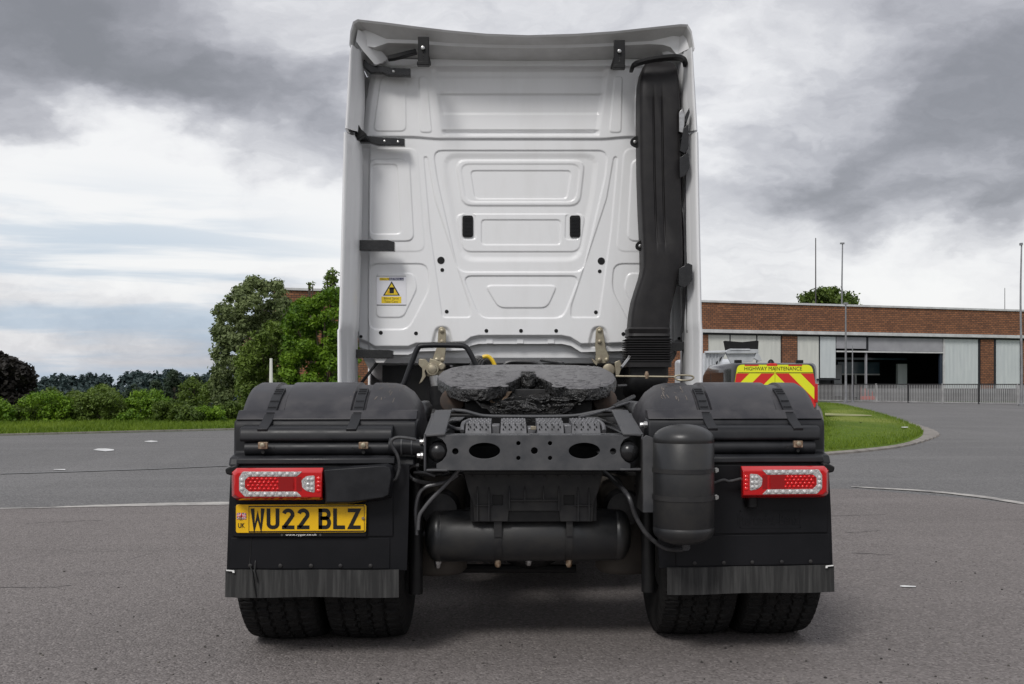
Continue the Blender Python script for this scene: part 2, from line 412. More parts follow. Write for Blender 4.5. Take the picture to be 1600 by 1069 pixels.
u, v = np.meshgrid(np.linspace(0, 1, nu), np.linspace(0, 1, nv))
pxl = 557+(1070-557)*u
py = 95.0+(interp(pxl, BOT)+13-95)*v
pxx = Lp(py)+((1627-Lp(py))-Lp(py))*u
hh = wallh(pxx, py)
Yv = YW-hh
a_ = (pxx-PX0)/FPX; b_ = (PY0-py)/FPX
t_ = (YW-CY)/(-a_*SA+CA)
vx = CX+(a_*CA+SA)*t_; vz = CZ+b_*t_
co = np.stack([vx, Yv, vz], -1).reshape(-1, 3)
ii = (np.arange(nv-1)[:, None]*nu+np.arange(nu-1)[None, :]).ravel()
fc = np.stack([ii, ii+nu, ii+nu+1, ii+1], -1)
def np_mesh(name, co, fc):
    me = bpy.data.meshes.new(name); n = fc.shape[1]
    me.vertices.add(len(co)); me.vertices.foreach_set('co', np.ascontiguousarray(co, dtype=np.float32).ravel())
    me.loops.add(len(fc)*n); me.loops.foreach_set('vertex_index', np.ascontiguousarray(fc, dtype=np.int32).ravel())
    me.polygons.add(len(fc)); me.polygons.foreach_set('loop_start', np.arange(0, len(fc)*n, n, dtype=np.int32))
    me.update(calc_edges=True); return me
wall = link_mesh('cab_rear_wall', np_mesh('cab_rear_wall', co, fc), WHITE, T, smooth=180)
def wall_y(px, py): return YW-float(wallh(np.array([px]), np.array([py]))[0])

def disc(m, px, py, r, y, th=.004, n=16):
    c = W(px, py, y); m.rev([(r*.98, -th), (r, -th*.6), (r, 0)], (c.x, c.y, c.z), 'y', n)
for px, py_, r in [(689, 407, 5.8), (939.5, 408, 5.8), (691, 422, 3), (937, 424, 3), (698, 487, 3), (931, 488, 3), (650, 521, 3), (595, 520, 3.1), (564, 526, 2.5),
                   (760, 517, 3), (814, 517, 3), (869, 517, 3), (974, 522, 3.1), (1061, 529, 2.6)]:
    m = MB(); disc(m, px, py_, r*.00465, wall_y(px, py_), .003); m.build('hole_plug', BLK, wall)
for cx in (731, 898.5):     # ribbed vents
    y = wall_y(cx, 354); m = MB()
    m.prism(fillet(pp([(cx-8.3, 337), (cx+8.3, 337), (cx+8.3, 371), (cx-8.3, 371)], y), .02), y-.012, y+.002)
    vt = m.build('air_vent', BLK, T, bevel=.002)
    m = MB()
    for k in range(13):
        q0 = W(cx-6, 341+k*2.15, y); q1 = W(cx+6, 342+k*2.15, y); m.box(q0.x, q1.x, y-.017, y-.012, q1.z, q0.z)
    m.split('vent_rib', PLAS, vt)
# flange marks on the lip
m = MB()
for px in (765, 813, 861): 
    a, b = W(px-5, 530, 3.53), W(px+5, 537, 3.53); m.box(a.x, b.x, 3.532, 3.548, b.z, a.z)
m.split('lip_tab', WHITE, wall, bevel=.002)

# ---- cab shell in front of the wall
m = MB()
def ringY(Y, hw, z0, z1, r, n=5):
    pts = []
    for cx, cz, a0 in ((hw-r, z1-r, 0), (-hw+r, z1-r, 90), (-hw+r*.6, z0+r*.6, 180), (hw-r*.6, z0+r*.6, 270)):
        rr = r if a0 < 180 else r*.6
        for k in range(n+1):
            a = math.radians(a0+90*k/n); pts.append((cx+rr*math.cos(a)*1.0, Y, cz+rr*math.sin(a)))
    return pts
m.loft([ringY(3.60, 1.12, 1.34, 3.41, .16), ringY(3.64, 1.17, 1.30, 3.44, .16), ringY(4.4, 1.2, 1.2, 3.50, .14), ringY(5.2, 1.2, 1.1, 3.45, .14), ringY(5.65, 1.17, 1.05, 3.2, .16), ringY(5.85, 1.12, 1.0, 2.6, .2)])
m.build('cab_shell', WHITE, T)
m = MB(); m.box(-1.0, 1.0, 5.73, 5.80, 2.0, 2.9); m.build('windscreen', GLASSD, T, bevel=.03)
for sx in (-1, 1):
    m = MB(); m.prism([(4.55, 1.95), (5.5, 1.95), (5.35, 2.75), (4.55, 2.8)], sx*1.195, sx*1.207, 'x'); m.build('side_window', GLASSD, T, bevel=.005)
    m = MB(); m.prism([(4.5, .6), (5.55, .6), (5.55, 1.9), (4.5, 1.9)], sx*1.2, sx*1.222, 'x'); d_ = m.build('door', WHITE, T, bevel=.01)
    m = MB(); m.box(sx*1.222, sx*1.24, 4.6, 4.8, 1.7, 1.74); m.build('door_handle', BLK, d_, bevel=.005)
m = MB(); m.box(-1.22, 1.22, 5.6, 6.0, .28, 1.05); m.build('front_bumper', CHASD, T, bevel=.05); m = MB(); m.box(-1.0, 1.0, 3.95, 4.1, .35, 1.1); m.build('cab_underframe', CHASD, T, bevel=.02)  # unseen bumper, put in to darken the underside too
# ---- side deflectors
def deflector(side, stations, shift=0, y1=4.0):
    """stations: (py, px of outer silhouette at Y=3.1)"""
    rings = []
    sec = [(0, y1), (0, 3.40), (0, 3.14), (.004, 3.112), (.016, 3.10), (.026, 3.104), (.034, 3.120), (.085, 3.235), (.096, 3.262), (.100, 3.30), (.10, 3.42), (.085, 3.42), (.085, 3.20), (.030, 3.15), (.02, 3.17), (.02, y1)]
    for py, px, k in stations:
        c = W(px, py, 3.1); rings.append([(c.x+(-side)*dx*k+(-side)*0, y, c.z) for dx, y in sec])
    m = MB(); m.loft(rings); return m
loL = [(206, 536.0, .75), (212, 535.8, .85), (230, 535.2, .95), (300, 533.5, 1), (400, 531, 1), (500, 528.2, 1), (513, 527.6, 1), (516, 525.8, 1), (600, 526.2, 1), (660, 527, 1), (720, 527.5, 1)]
deflector(-1, loL).build('lower_side_deflector', WHITE, T, smooth=50)
loR = [(py, {206: 1092, 212: 1092.3, 230: 1092.8, 300: 1094, 400: 1096, 500: 1098, 513: 1098.5, 516: 1099.5, 600: 1099.5, 660: 1099, 720: 1099}[py], k) for py, px, k in loL]
deflector(1, loR).build('lower_side_deflector', WHITE, T, smooth=50)
upL = [(70, 547.5, .55), (82, 545.4, .6), (100, 544, .7), (150, 541, .85), (200, 538, .85)]
deflector(-1, upL).build('upper_side_deflector', WHITE, T, smooth=50)
upR = [(74, 1083, .55), (86, 1084, .6), (104, 1085, .7), (150, 1088, .85), (203, 1091, .85)]
deflector(1, upR).build('upper_side_deflector', WHITE, T, smooth=50)
# ---- roof spoiler: trailing edge, hollow inner side and outer skin
def rs(pts, n): # resample polyline of px
    P = [Vector(p) for p in pts]; L = [0]
    for i in range(1, len(P)): L.append(L[-1]+(P[i]-P[i-1]).length)
    o = []
    for k in range(n):
        d = L[-1]*k/(n-1); i = max(j for j in range(len(L)) if L[j] <= d+1e-9); i = min(i, len(P)-2)
        t = (d-L[i])/(L[i+1]-L[i]); o.append(P[i].lerp(P[i+1], t))
    return o
def keyed(curves, n_per):
    """curves with matching key points -> same number of samples between keys"""
    res = []
    for pts, Y in curves:
        o = []
        for i in range(len(pts)-1):
            for k in range(n_per): o.append(Vector(pts[i]).lerp(Vector(pts[i+1]), k/n_per))
        o.append(Vector(pts[-1])); res.append([tuple(W(p.x, p.y, Y)) for p in o])
    return res
TE = [(547, 74), (549, 52), (553, 38), (560, 34), (600, 38.5), (650, 45), (700, 51), (760, 56.5), (825, 58.8), (900, 56.5), (960, 52.5), (1015, 46.5), (1062, 41.5), (1073, 42), (1079, 52), (1084, 80)]
T2 = [(553, 84), (555, 66), (561, 50), (572, 47), (604, 61), (650, 63), (700, 67), (760, 69.5), (825, 70.5), (900, 69.5), (960, 67), (1018, 64), (1052, 56), (1066, 58), (1070, 68), (1075, 88)]
T3 = [(560, 90), (566, 80), (574, 72), (585, 74), (606, 67), (650, 68), (700, 72), (760, 74.5), (825, 75.5), (900, 74.5), (960, 72), (1014, 69), (1036, 70), (1048, 74), (1056, 84), (1064, 96)]
T4 = [(576, 104), (582, 100), (590, 97), (600, 94), (612, 93), (650, 95), (700, 97), (760, 98), (825, 98.5), (900, 98), (960, 97), (1008, 95), (1020, 95), (1030, 97), (1040, 101), (1050, 106)]
cv = keyed([(TE, 3.14), (T2, 3.25), (T3, 3.262), (T4, 3.50)], 4)
m = MB(); m.loft(cv[:2], closed=False); inner = m.build('roof_spoiler_underside', SPOILER_IN, T, smooth=28)
m = MB(); m.loft(cv[1:3], closed=False); m.build('spoiler_inner_lip', WHITE, T, smooth=28)
m = MB(); m.loft(cv[2:], closed=False); m.build('roof_spoiler_inner', SPOILER_IN, T, smooth=28)
o1 = [(p[0]*1.004, 3.125, p[2]+.012) for p in cv[0]]; o2 = [(p[0]*1.004, 3.4, p[2]+.05) for p in cv[0]]
o3 = [(p[0]*.99, 4.2, p[2]+.04) for p in cv[0]]; o4 = [(p[0]*.95, 5.3, min(p[2], 3.45)-.05) for p in cv[0]]
m = MB(); m.loft([cv[0], o1, o2, o3, o4], closed=False); m.build('roof_spoiler', WHITE, T, smooth=28)
# corner fairing panels
for k, pl in enumerate(([(559, 46), (571, 52), (600, 84), (606, 92), (598, 98), (586, 101), (566, 78), (556, 64)], [(1030, 76), (1060, 52), (1068, 50), (1073, 62), (1077, 76), (1060, 84), (1042, 92)])):
    ys_ = [3.19+(p[0]-556)/50*.2 if k == 0 else 3.19+(1077-p[0])/50*.2 for p in pl]
    fr_ = [tuple(W(p[0], p[1], y_)) for p, y_ in zip(pl, ys_)]; bk_ = [(x, y_+.02, z_) for x, y_, z_ in fr_]
    m = MB(); m.loft([fr_, bk_]); m.build('spoiler_corner_panel', WHITE, T)
# adjusting brackets of the spoiler
for px, py0, py1, sk in ((661.5, 57, 97, -1), (968, 62, 102, -1)):
    m = MB(); a, b = W(px-8.7, py0, 3.12), W(px+8.7, py1, 3.12)
    m.add(*(lambda q: (q.v, q.f))(MB().box(a.x, b.x, 3.12, 3.15, b.z, a.z).box(a.x-.006, b.x+.002, 3.115, 3.17, b.z-.022, b.z+.004).box(a.x+.01, b.x-.01, 3.151, 3.50, b.z+.075, b.z+.10)))
    br = m.build('spoiler_bracket', BLK, T, bevel=.004)
    m = MB(); c = W(px-.5, (py0+py1)/2-1, 3.12); m.rev([(.006, -.02), (.013, -.018), (.013, 0)], c, 'y', 12); m.build('bolt', STEEL, br)
    m = MB(); c = W(px, (py0+py1)/2+8, 3.12); m.box(c.x-.003, c.x+.003, 3.117, 3.121, c.z-.03, c.z+.03); m.build('slot', GREASE, br)
m = MB(); m.prism(pp([(606, 88), (650, 77), (652, 83), (616, 93), (606, 94)], 3.3), 3.28, 3.34); m.build('spoiler_stay', BLK, T, bevel=.004)

# black straps that tie the deflectors to the cab
def strap(pl, y0, y1, bolts):
    me = curve_plate([pp(pl, y0)], y0, y1-y0, .003)
    s_ = link_mesh('deflector_strap', me, GLOSSBLK, T)
    for bx, by in bolts:
        m = MB(); c = W(bx, by, y0); m.rev([(.004, -.008), (.009, -.006), (.009, .0)], c, 'y', 10); m.build('bolt', STEEL, s_)
strap([(562, 90), (568, 92), (576, 99), (583, 103), (600, 103), (612, 106), (641, 107), (641, 118), (606, 117), (597, 113), (579, 113), (573, 108), (563, 99)], 3.36, 3.42, [(615, 112)])
strap([(556, 208), (562, 211), (600, 215), (632, 216.5), (632, 227), (590, 226), (577, 222), (561, 222), (556, 216)], 3.38, 3.44, [(622, 222), (601, 221)])
strap([(543.5, 370.5), (550, 372), (560, 375), (606, 375), (616, 378), (616, 392), (561, 391), (553, 389), (543.5, 381)], 3.33, 3.40, [])
strap([(541, 544), (547, 546), (606, 546.5), (614, 548), (613, 560), (548, 559), (541, 555)], 3.33, 3.40, [])
strap([(1040, 537), (1062, 535), (1072, 533), (1080, 533), (1080, 544), (1066, 548), (1050, 549), (1040, 549)], 3.33, 3.40, [])
m = MB(); m.prism(pp([(555, 190), (560, 197), (560, 245), (556, 246)], 3.3), 3.28, 3.32); m.prism(pp([(555, 185), (566, 205), (574, 212), (560, 222)], 3.3), 3.24, 3.3); m.split('deflector_hinge', BLK, T, bevel=.003)
m = MB(); m.prism(pp([(585, 560), (606, 560), (600, 567), (588, 567)], 3.36), 3.35, 3.37); m.build('strap_tab', PRIMER, T, bevel=.002)
m = MB(); m.tube([W(590, 566, 3.4), W(565, 598, 3.42)], .012, 6); m.build('cab_stay', CHASD, T)
# right side hinges half hidden by the intake
for pl, y in (([(1064, 168), (1068, 172), (1071, 184), (1071, 196), (1066, 208), (1060, 206), (1062, 190)], 3.12), ([(1072, 178), (1077, 168), (1078, 176), (1073, 192), (1070, 190)], 3.09),
              ([(1068, 200), (1076, 194), (1076, 232), (1070, 240), (1062, 236)], 3.10), ([(1062, 246), (1076, 238), (1078, 262), (1070, 275), (1062, 278)], 3.10),
              ([(1061, 420), (1075, 411), (1082, 414), (1082, 438), (1070, 450), (1060, 446)], 3.10)):
    m = MB(); m.prism(pp(pl, y), y, y+.03); m.build('deflector_hinge', GLOSSBLK, T, bevel=.003)
m = MB(); m.prism(pp([(1061, 176), (1066, 170), (1070, 180), (1070, 190), (1067, 208), (1061, 206)], 3.11), 3.105, 3.118); m.build('hinge_plate', STEEL, T, bevel=.002)

# ---- sticker on the cab wall
y = wall_y(611, 455)-.002
def flat(pl, m_, yy, name='print', parent=None):
    q = MB(); q.prism(pp(pl, yy), yy-.0006, yy); return q.build(name, m_, parent, smooth=0)
q = MB(); q.prism(pp([(588.5, 431.5), (634.5, 431), (634.5, 476.5), (588.5, 476.5)], y), y-.0015, y); stk = q.build('warning_sticker', STKW, T, smooth=0)
stk['label'] = 'square white sticker with a yellow blind spot warning triangle'
y2 = y-.0016
for yy in (431.2, 476.2): flat([(588.5, yy), (634.5, yy), (634.5, yy+.7), (588.5, yy+.7)], INK, y2, 'border', stk)
flat([(593, 434), (608, 434), (608, 438.3), (593, 438.3)], STKY, y2, 'header_band', stk)
flat([(608, 434), (631, 434), (631, 438.3), (608, 438.3)], STKB, y2, 'header_band', stk)
flat([(596, 463.5), (627, 463.5), (627, 474), (596, 474)], STKY, y2, 'caption_band', stk)
flat([(612, 439.5), (625, 462), (598.5, 462)], INK, y2, 'triangle_border', stk)
flat([(612, 443), (622, 460.5), (601.5, 460.5)], STKY, y2-.0007, 'triangle', stk)
flat([(608.5, 449), (615.5, 449), (615.5, 458.5), (608.5, 458.5)], INK, y2-.0014, 'lorry_symbol', stk)
flat([(607.7, 450.5), (616.3, 450.5), (616.3, 452), (607.7, 452)], INK, y2-.0014, 'lorry_symbol', stk)
flat([(606, 454), (607, 454), (607, 459), (606, 459)], STKR, y2-.0014, 'person_symbol', stk)
flat([(618, 455), (619, 455), (619, 459), (618, 459)], STKO, y2-.0014, 'person_symbol', stk)
def txt(body, px0, px1, py0, py1, yy, m_, parent, bold=0.0, name='lettering'):
    a, b = W(px0, py0, yy), W(px1, py1, yy)
    return link_mesh(name, textmesh(body, b.x-a.x, a.z-b.z, (a.x+b.x)/2, (a.z+b.z)/2, yy, bold=bold), m_, parent, smooth=0)
txt("HALL'S", 593.5, 607.5, 434.6, 437.8, y2-.001, INK, stk)
txt("ELECTRICAL Ltd", 609, 630.5, 434.8, 437.6, y2-.001, STKW, stk)
txt("Blind Spot", 600, 623, 464.6, 469, y2-.001, INK, stk)
txt("Take Care", 600.5, 621.5, 469.6, 473.2, y2-.001, INK, stk)

# ---- air intake duct
def duct_ring(l, r, py, yf, yb, groove=0):
    a, b = W(l, py, yf), W(r, py, yf); x0, x1, z = a.x, b.x, a.z; c = .028; pts = []
    g = .011*groove
    fr = [0, .26, .285, .31, .335, .52, .545, .57, .595, 1]
    for f in fr:
        x = x0+c+(x1-x0-2*c)*f; dy = 0
        if f in (.285, .31): dy = g
        if f in (.545, .57): dy = g
        pts.append((x, yf+dy, z))
    pts += [(x1-c*.3, yf+c*.3, z), (x1, yf+c, z), (x1, yb, z), (x0, yb, z), (x0, yf+c, z), (x0+c*.3, yf+c*.3, z)]
    return pts
st = [(96, 1012, 1050, 3.30, 0), (99, 1008, 1055, 3.22, 0), (106, 1004, 1059, 3.17, 0), (125, 1001, 1062, 3.15, 0), (149, 1000, 1063, 3.145, 0), (152, 1000, 1063, 3.145, 1), (200, 1000, 1064, 3.14, 1), (270, 1001, 1065, 3.14, 1), (330, 1003, 1066, 3.14, 1),
      (378, 1005.5, 1067.5, 3.14, 1), (382, 1005.5, 1067.5, 3.14, 0), (400, 1006, 1068, 3.14, 0), (418, 1006, 1067, 3.14, 0), (432, 1003, 1063, 3.14, 0), (450, 997, 1057, 3.14, 0), (470, 991, 1052, 3.14, 0), (490, 987.5, 1048.5, 3.14, 0), (512, 985.5, 1047, 3.14, 0)]
m = MB(); m.loft([duct_ring(l, r, py_, yf, 3.40, g) for py_, l, r, yf, g in st]); duct = m.build('air_intake_duct', DUCT, T, smooth=50)
for px, py_ in ((992, 222), (1000, 384.5), (1072, 385), (1058, 222)):
    s_ = 1 if px > 1030 else -1
    me = curve_plate([fillet(pp([(px, py_-9), (px-s_*14, py_-14), (px-s_*14, py_+12), (px, py_+8), (px+s_*7, py_+4), (px+s_*7, py_-4)], 3.3), .02), ell(*pp([(px, py_)], 3.3)[0], .007, .007, 10)], 3.3, .02, .002)
    lg = link_mesh('mounting_lug', me, BLK, duct)
    m = MB(); c = W(px, py_, 3.3); m.rev([(.006, -.01), (.012, -.008), (.012, 0)], c, 'y', 10); m.build('bolt', STEEL, T)
m = MB(); m.tube(spline([W(1058, 300, 3.3), W(1067, 330, 3.2), W(1070, 380, 3.2), W(1070, 430, 3.2), W(1066, 520, 3.3)], 5), .008, 8); m.tube([W(1071, 190, 3.2), W(1071, 330, 3.2), W(1074, 520, 3.25)], .006, 6); m.split('cable', HOSE, T)
# bellows
def rr(l, r, py, yf, yb, c=.05):
    a, b = W(l, py, yf), W(r, py, yf); x0, x1, z = a.x, b.x, a.z; pts = []
    for cx, cy, a0 in ((x1-c, yf+c, -90), (x1-c, yb-c, 0), (x0+c, yb-c, 90), (x0+c, yf+c, 180)):
        for k in range(5):
            t = math.radians(a0+90*k/4); pts.append((cx+c*math.cos(t), cy+c*math.sin(t), z))
    return pts
R = [rr(984.5, 1048, 511, 3.12, 3.42), rr(982.5, 1049, 514, 3.11, 3.43), rr(983.5, 1048.5, 521, 3.12, 3.42), rr(982.5, 1049, 525, 3.11, 3.43), rr(984, 1048, 527, 3.13, 3.41)]
yy = 528.0; k = 0
while yy < 563:
    g = k/10.0
    R += [rr(984, 1048, yy, 3.13, 3.41), rr(979.8-g*.8, 1051.5, yy+1.0, 3.09, 3.45), rr(979.8-g*.8, 1051.5, yy+2.4, 3.09, 3.45), rr(984, 1048, yy+3.4, 3.13, 3.41)]; yy += 3.75; k += 1
R += [rr(979, 1051, 564.5, 3.10, 3.44), rr(979, 1051, 573.5, 3.10, 3.44), rr(985, 1046, 574, 3.13, 3.41)]
m = MB(); m.loft(R); m.build('intake_bellows', DUCT, T, smooth=25)
m = MB(); m.loft([rr(984, 1046, 574, 3.14, 3.5), rr(984, 1046, 592, 3.14, 3.5), rr(981, 1044, 600, 3.14, 3.6), rr(985, 1040, 618, 3.2, 3.7), rr(1000, 1050, 640, 3.4, 3.9)]); m.build('intake_elbow', BLK, T, smooth=60)
m = MB()
pts = [W(987, 111, 3.16), W(989, 103, 3.12), W(998, 98, 3.08), W(1020, 92.5, 3.06), W(1048, 89.5, 3.06), W(1061, 90, 3.08), W(1069, 94, 3.14), W(1072, 105, 3.2)]
rings = []
for i, p in enumerate(spline(pts, 4)):
    p = Vector(p); h_ = .013; d_ = .035
    tt = (spline(pts, 4)[min(i+1, 28)]-spline(pts, 4)[max(i-1, 0)]); tt.y = 0; tt.normalize(); nn = Vector((-tt.z, 0, tt.x))
    rings.append([p+nn*h_+Vector((0, -d_, 0)), p+nn*h_+Vector((0, d_*1.3, 0)), p-nn*h_+Vector((0, d_*1.3, 0)), p-nn*h_+Vector((0, -d_, 0))])
m.loft(rings); m.build('intake_cap_bracket', BLK, T, bevel=.006)

# ---- cab locking brackets
for i, (cx, s_) in enumerate(((690.5, -1), (937, 1))):
    yb = 3.46
    pl = [(cx-6, 520), (cx-5, 513), (cx, 510.5), (cx+5, 513), (cx+6.5, 522)]
    pl += [(cx+8+s_*2, 545), (cx+10+s_*5, 556), (cx+9+s_*5, 563), (cx+5+s_*5, 568), (cx-7+s_*4, 568), (cx-11+s_*4, 562), (cx-9+s_*3, 553), (cx-7, 540)]
    me = curve_plate([pp(pl, yb)], yb, .02, .004); br = link_mesh('cab_lock_bracket', me, ZINC, T)
    for bx, by in ((cx, 517), (cx, 534), (cx-4+s_*4, 562.5), (cx+8+s_*5-2, 562.5)):
        m = MB(); c = W(bx, by, yb); m.rev([(.007, -.018), (.0155, -.014), (.0155, 0)], c, 'y', 6 if by < 540 else 14); m.build('bolt', ZINC, br)
m = MB(); c = W(676, 577, 3.3); m.rev([(.012, -.05), (.03, -.045), (.03, -.03), (.045, -.03), (.045, .03)], c, 'y', 20); m.rev([(.02, -.03), (.028, -.02), (.028, .02)], W(690, 573, 3.32), 'y', 16)
m.prism(pp([(666, 588), (672, 560), (690, 566), (694, 582), (684, 590)], 3.32), 3.32, 3.36); m.build('cab_lock_latch', ZINC, T, bevel=.003)
m = MB(); m.prism(pp([(655, 561), (664, 561), (671, 568), (668, 575), (664, 580), (666, 588), (660, 597), (655, 600), (660, 588), (660, 576), (654, 570)], 3.3), 3.28, 3.32); m.build('latch_hook', ZINC, T, bevel=.003)
m = MB(); c0, c1 = W(679, 587, 3.25), W(682, 603, 3.25); m.tube([c0, c1], .04, 14); m.build('latch_cylinder', STEEL, T)
m = MB(); m.tube([W(681, 603, 3.25), W(684, 632, 3.25)], .052, 14); m.build('cab_spring_sleeve', BLK, T)
m = MB(); m.prism(pp([(924, 560), (934, 566), (932, 572), (926, 566)], 3.3), 3.28, 3.31); m.prism(pp([(960, 566), (968, 563), (972, 572), (966, 590), (962, 590)], 3.3), 3.28, 3.31); m.rev([(.03, -.02), (.045, -.015), (.045, .02)], W(951, 578, 3.3), 'y', 16); m.build('cab_lock_latch', ZINC, T, bevel=.003)

# ---- dark engine bay under the cab
m = MB(); m.box(-1.02, 1.02, 3.75, 3.9, .35, 1.45); m.box(-.5, .5, 3.55, 3.75, .9, 1.28); m.split('engine_bay_panel', BLK, T)
m = MB()
for k in range(9):
    x = -.36+k*.085; m.box(x, x+.05, 3.1, 3.5, 1.262+random.uniform(-.006, .006), 1.275)
m.split('engine_cover_rib', PLAS, T, bevel=.004)
m = MB()
for k in range(5):
    m.tube(spline([W(735+k*4, 575, 2.2), W(741+k*4, 561+k*.5, 2.2), W(752+k*3, 559+k, 2.2), W(762+k, 568, 2.2), W(764+k, 578, 2.2)], 5), .011, 8)
m.split('coiled_air_hose', HOSE, T)
m = MB(); m.tube(spline([W(754, 558, 2.15), W(762, 557, 2.15), W(769, 563, 2.15), W(774, 573, 2.15)], 6), .012, 8); m.build('coiled_air_hose', YEL, T)
m = MB(); m.tube(spline([W(785, 576, 2.3), W(795, 566, 2.3), W(830, 566, 2.3), W(848, 572, 2.3)], 5), .012, 8); m.tube([W(845, 563, 2.4), W(880, 568, 2.2)], .01, 6); m.split('air_line', HOSE, T)
# bent support tube with hose hanger
hp = [W(630, 604, 1.85), W(633, 595, 1.85), W(646, 560, 1.85), W(652, 546, 1.85), W(662, 540, 1.85), W(715, 540, 1.85), W(727, 542, 1.85), W(733, 549, 1.85), W(742, 566, 1.85), W(748, 578, 1.85)]
m = MB(); m.tube(spline(hp, 5), .0155, 12); m.build('hose_support_rail', PLAS, T)
m = MB(); m.tube([W(629, 600, 1.87), W(626, 640, 1.8)], .0155, 10); m.build('hose_support_post', PLAS, T)
# ================================================================ chassis and rear end
XM = .018
def mb_mirror(m):
    q = MB(); q.v = [(2*XM-x, y, z) for x, y, z in m.v]; q.f = [tuple(reversed(f)) for f in m.f]; q.mi = list(m.mi); return q
def me_mirror(me):
    q = me.copy(); co = np.zeros(len(q.vertices)*3); q.vertices.foreach_get('co', co); co = co.reshape(-1, 3); co[:, 0] = 2*XM-co[:, 0]
    q.vertices.foreach_set('co', co.ravel()); q.flip_normals(); q.update(); return q
def pair(m, name, mt, parent=T, **k):
    """left and right copies; parent may be a (left, right) pair"""
    pl, pr = parent if isinstance(parent, tuple) else (parent, parent)
    r = mb_mirror(m).build(name, mt, pr, **k); l = m.build(name, mt, pl, **k); return (l, r)
def flatplate(outs, z, th, bev=0):
    me = curve_plate(outs, 0, th, bev)     # comes as x,z with y thickness -> lay flat
    me.transform(Matrix.Translation((0, 0, z)) @ Matrix.Rotation(-math.pi/2, 4, 'X') @ Matrix.Identity(4)); return me

# ---- fifth wheel
z0, Y0, kk = 1.2555, 1.75, (1.2555-1.137)/(1.75-.95)
def WP(px, py):
    d = dirpx(px, py); t = ((z0-CZ)-kk*(Y0-CY))/(d.z-kk*d.y); return Vector((CX+d.x*t, CY+d.y*t, CZ+d.z*t))
TOP = [(726, 571.2), (760, 570), (800, 569.4), (850, 569.6), (900, 570.5), (925, 572), (946, 576), (957, 582), (961, 589), (957, 595.5), (946, 601), (936, 604), (915, 605.5), (890, 605), (872, 601), (862, 596), (850, 590), (840, 586.5), (836, 582), (834, 579.5), (816, 579.5), (813, 583), (812, 588), (803, 592), (790, 597), (780, 602), (762, 605), (740, 606), (722, 605.5), (706, 602), (697, 597), (687, 591), (685, 586.5), (691, 580), (704, 574.5)]
def ground_poly(pts, sub=3):
    P = [WP(a, b) for a, b in pts]; return P
P = ground_poly(TOP); m = MB()
def dense(P, n=3):
    o = []
    for i in range(len(P)):
        a, b = P[i], P[(i+1) % len(P)]
        for k in range(n): o.append(a.lerp(b, k/n))
    return o
Pd = dense(P, 4); c = sum(Pd, Vector())/len(Pd)
random.seed(3)
rings = []
for off, dz in ((-.006, -.001), (.004, -.008), (.008, -.03), (.004, -.062), (-.03, -.070)):
    rg = []
    for i, p in enumerate(Pd):
        t = (Pd[(i+1) % len(Pd)]-Pd[i-1]); nn = Vector((t.y, -t.x, 0)).normalized()
        j = random.uniform(-.0016, .0016) if p.y < 1.35 else 0
        rg.append(p-nn*(-off+j)*(-1)+Vector((0, 0, dz+(random.uniform(-.006, .002) if (dz < -.05 and p.y < 1.4) else 0))))
    rings.append(rg)
m.loft(rings, True, True)
fw = m.build('fifth_wheel_plate', [GREASET, GREASE], T, smooth=45)
fw.data.polygons.foreach_set('material_index', [0 if abs(p.normal.z) > .8 and p.center.z > z0-.13-.06 and len(p.vertices) > 4 or p.index < len(Pd) else 1 for p in fw.data.polygons])
# smeared top crust: gentle relief on the plate
m = MB(); random.seed(5)
for k in range(260):
    px = random.uniform(700, 945); py_ = random.uniform(572, 604); q = WP(px, py_)
    if 790 < px < 862 and py_ > 575: continue
    r = random.uniform(.006, .03); n = 7
    ring = [(q.x+r*1.6*math.cos(a)*random.uniform(.6, 1), q.y+r*2.2*math.sin(a)*random.uniform(.6, 1)) for a in (2*math.pi*i/n for i in range(n))]
    top = [Vector((x, y, z0+kk*(y-Y0)+.0018)) for x, y in [(q.x+(x-q.x)*.7, q.y+(y-q.y)*.7) for x, y in ring]]
    bot = [Vector((x, y, z0+kk*(y-Y0)-.001)) for x, y in ring]
    m.loft([bot, top], True, True)
m.build('grease_crust', GREASET, fw, smooth=60).__setitem__('kind', 'stuff')
# throat grease: lumpy ropes and heap
m = MB(); random.seed(9)
nxg, nyg = 60, 40
import mathutils.noise as mn
vs = []; fs = []
for j in range(nyg):
    for i in range(nxg):
        fx = i/(nxg-1)*2-1; fy = j/(nyg-1)
        Yg = .88+fy*.55; x = XM-.01+fx*(.30-.17*fy)
        z = z0+kk*(Yg-Y0)-.060-.10*(1-fy)**1.5*(1-abs(fx)**2.5)+.035*abs(fx)
        z += .022*mn.turbulence(Vector((x*14, Yg*9, 1)), 4, True)-.012+.01*mn.noise(Vector((x*40, Yg*20, 3)))
        vs.append((x, Yg+.015*mn.noise(Vector((x*20, Yg*20, 7))), z))
for j in range(nyg-1):
    for i in range(nxg-1):
        a = j*nxg+i; fs.append((a, a+1, a+nxg+1, a+nxg))
m.add(vs, fs)
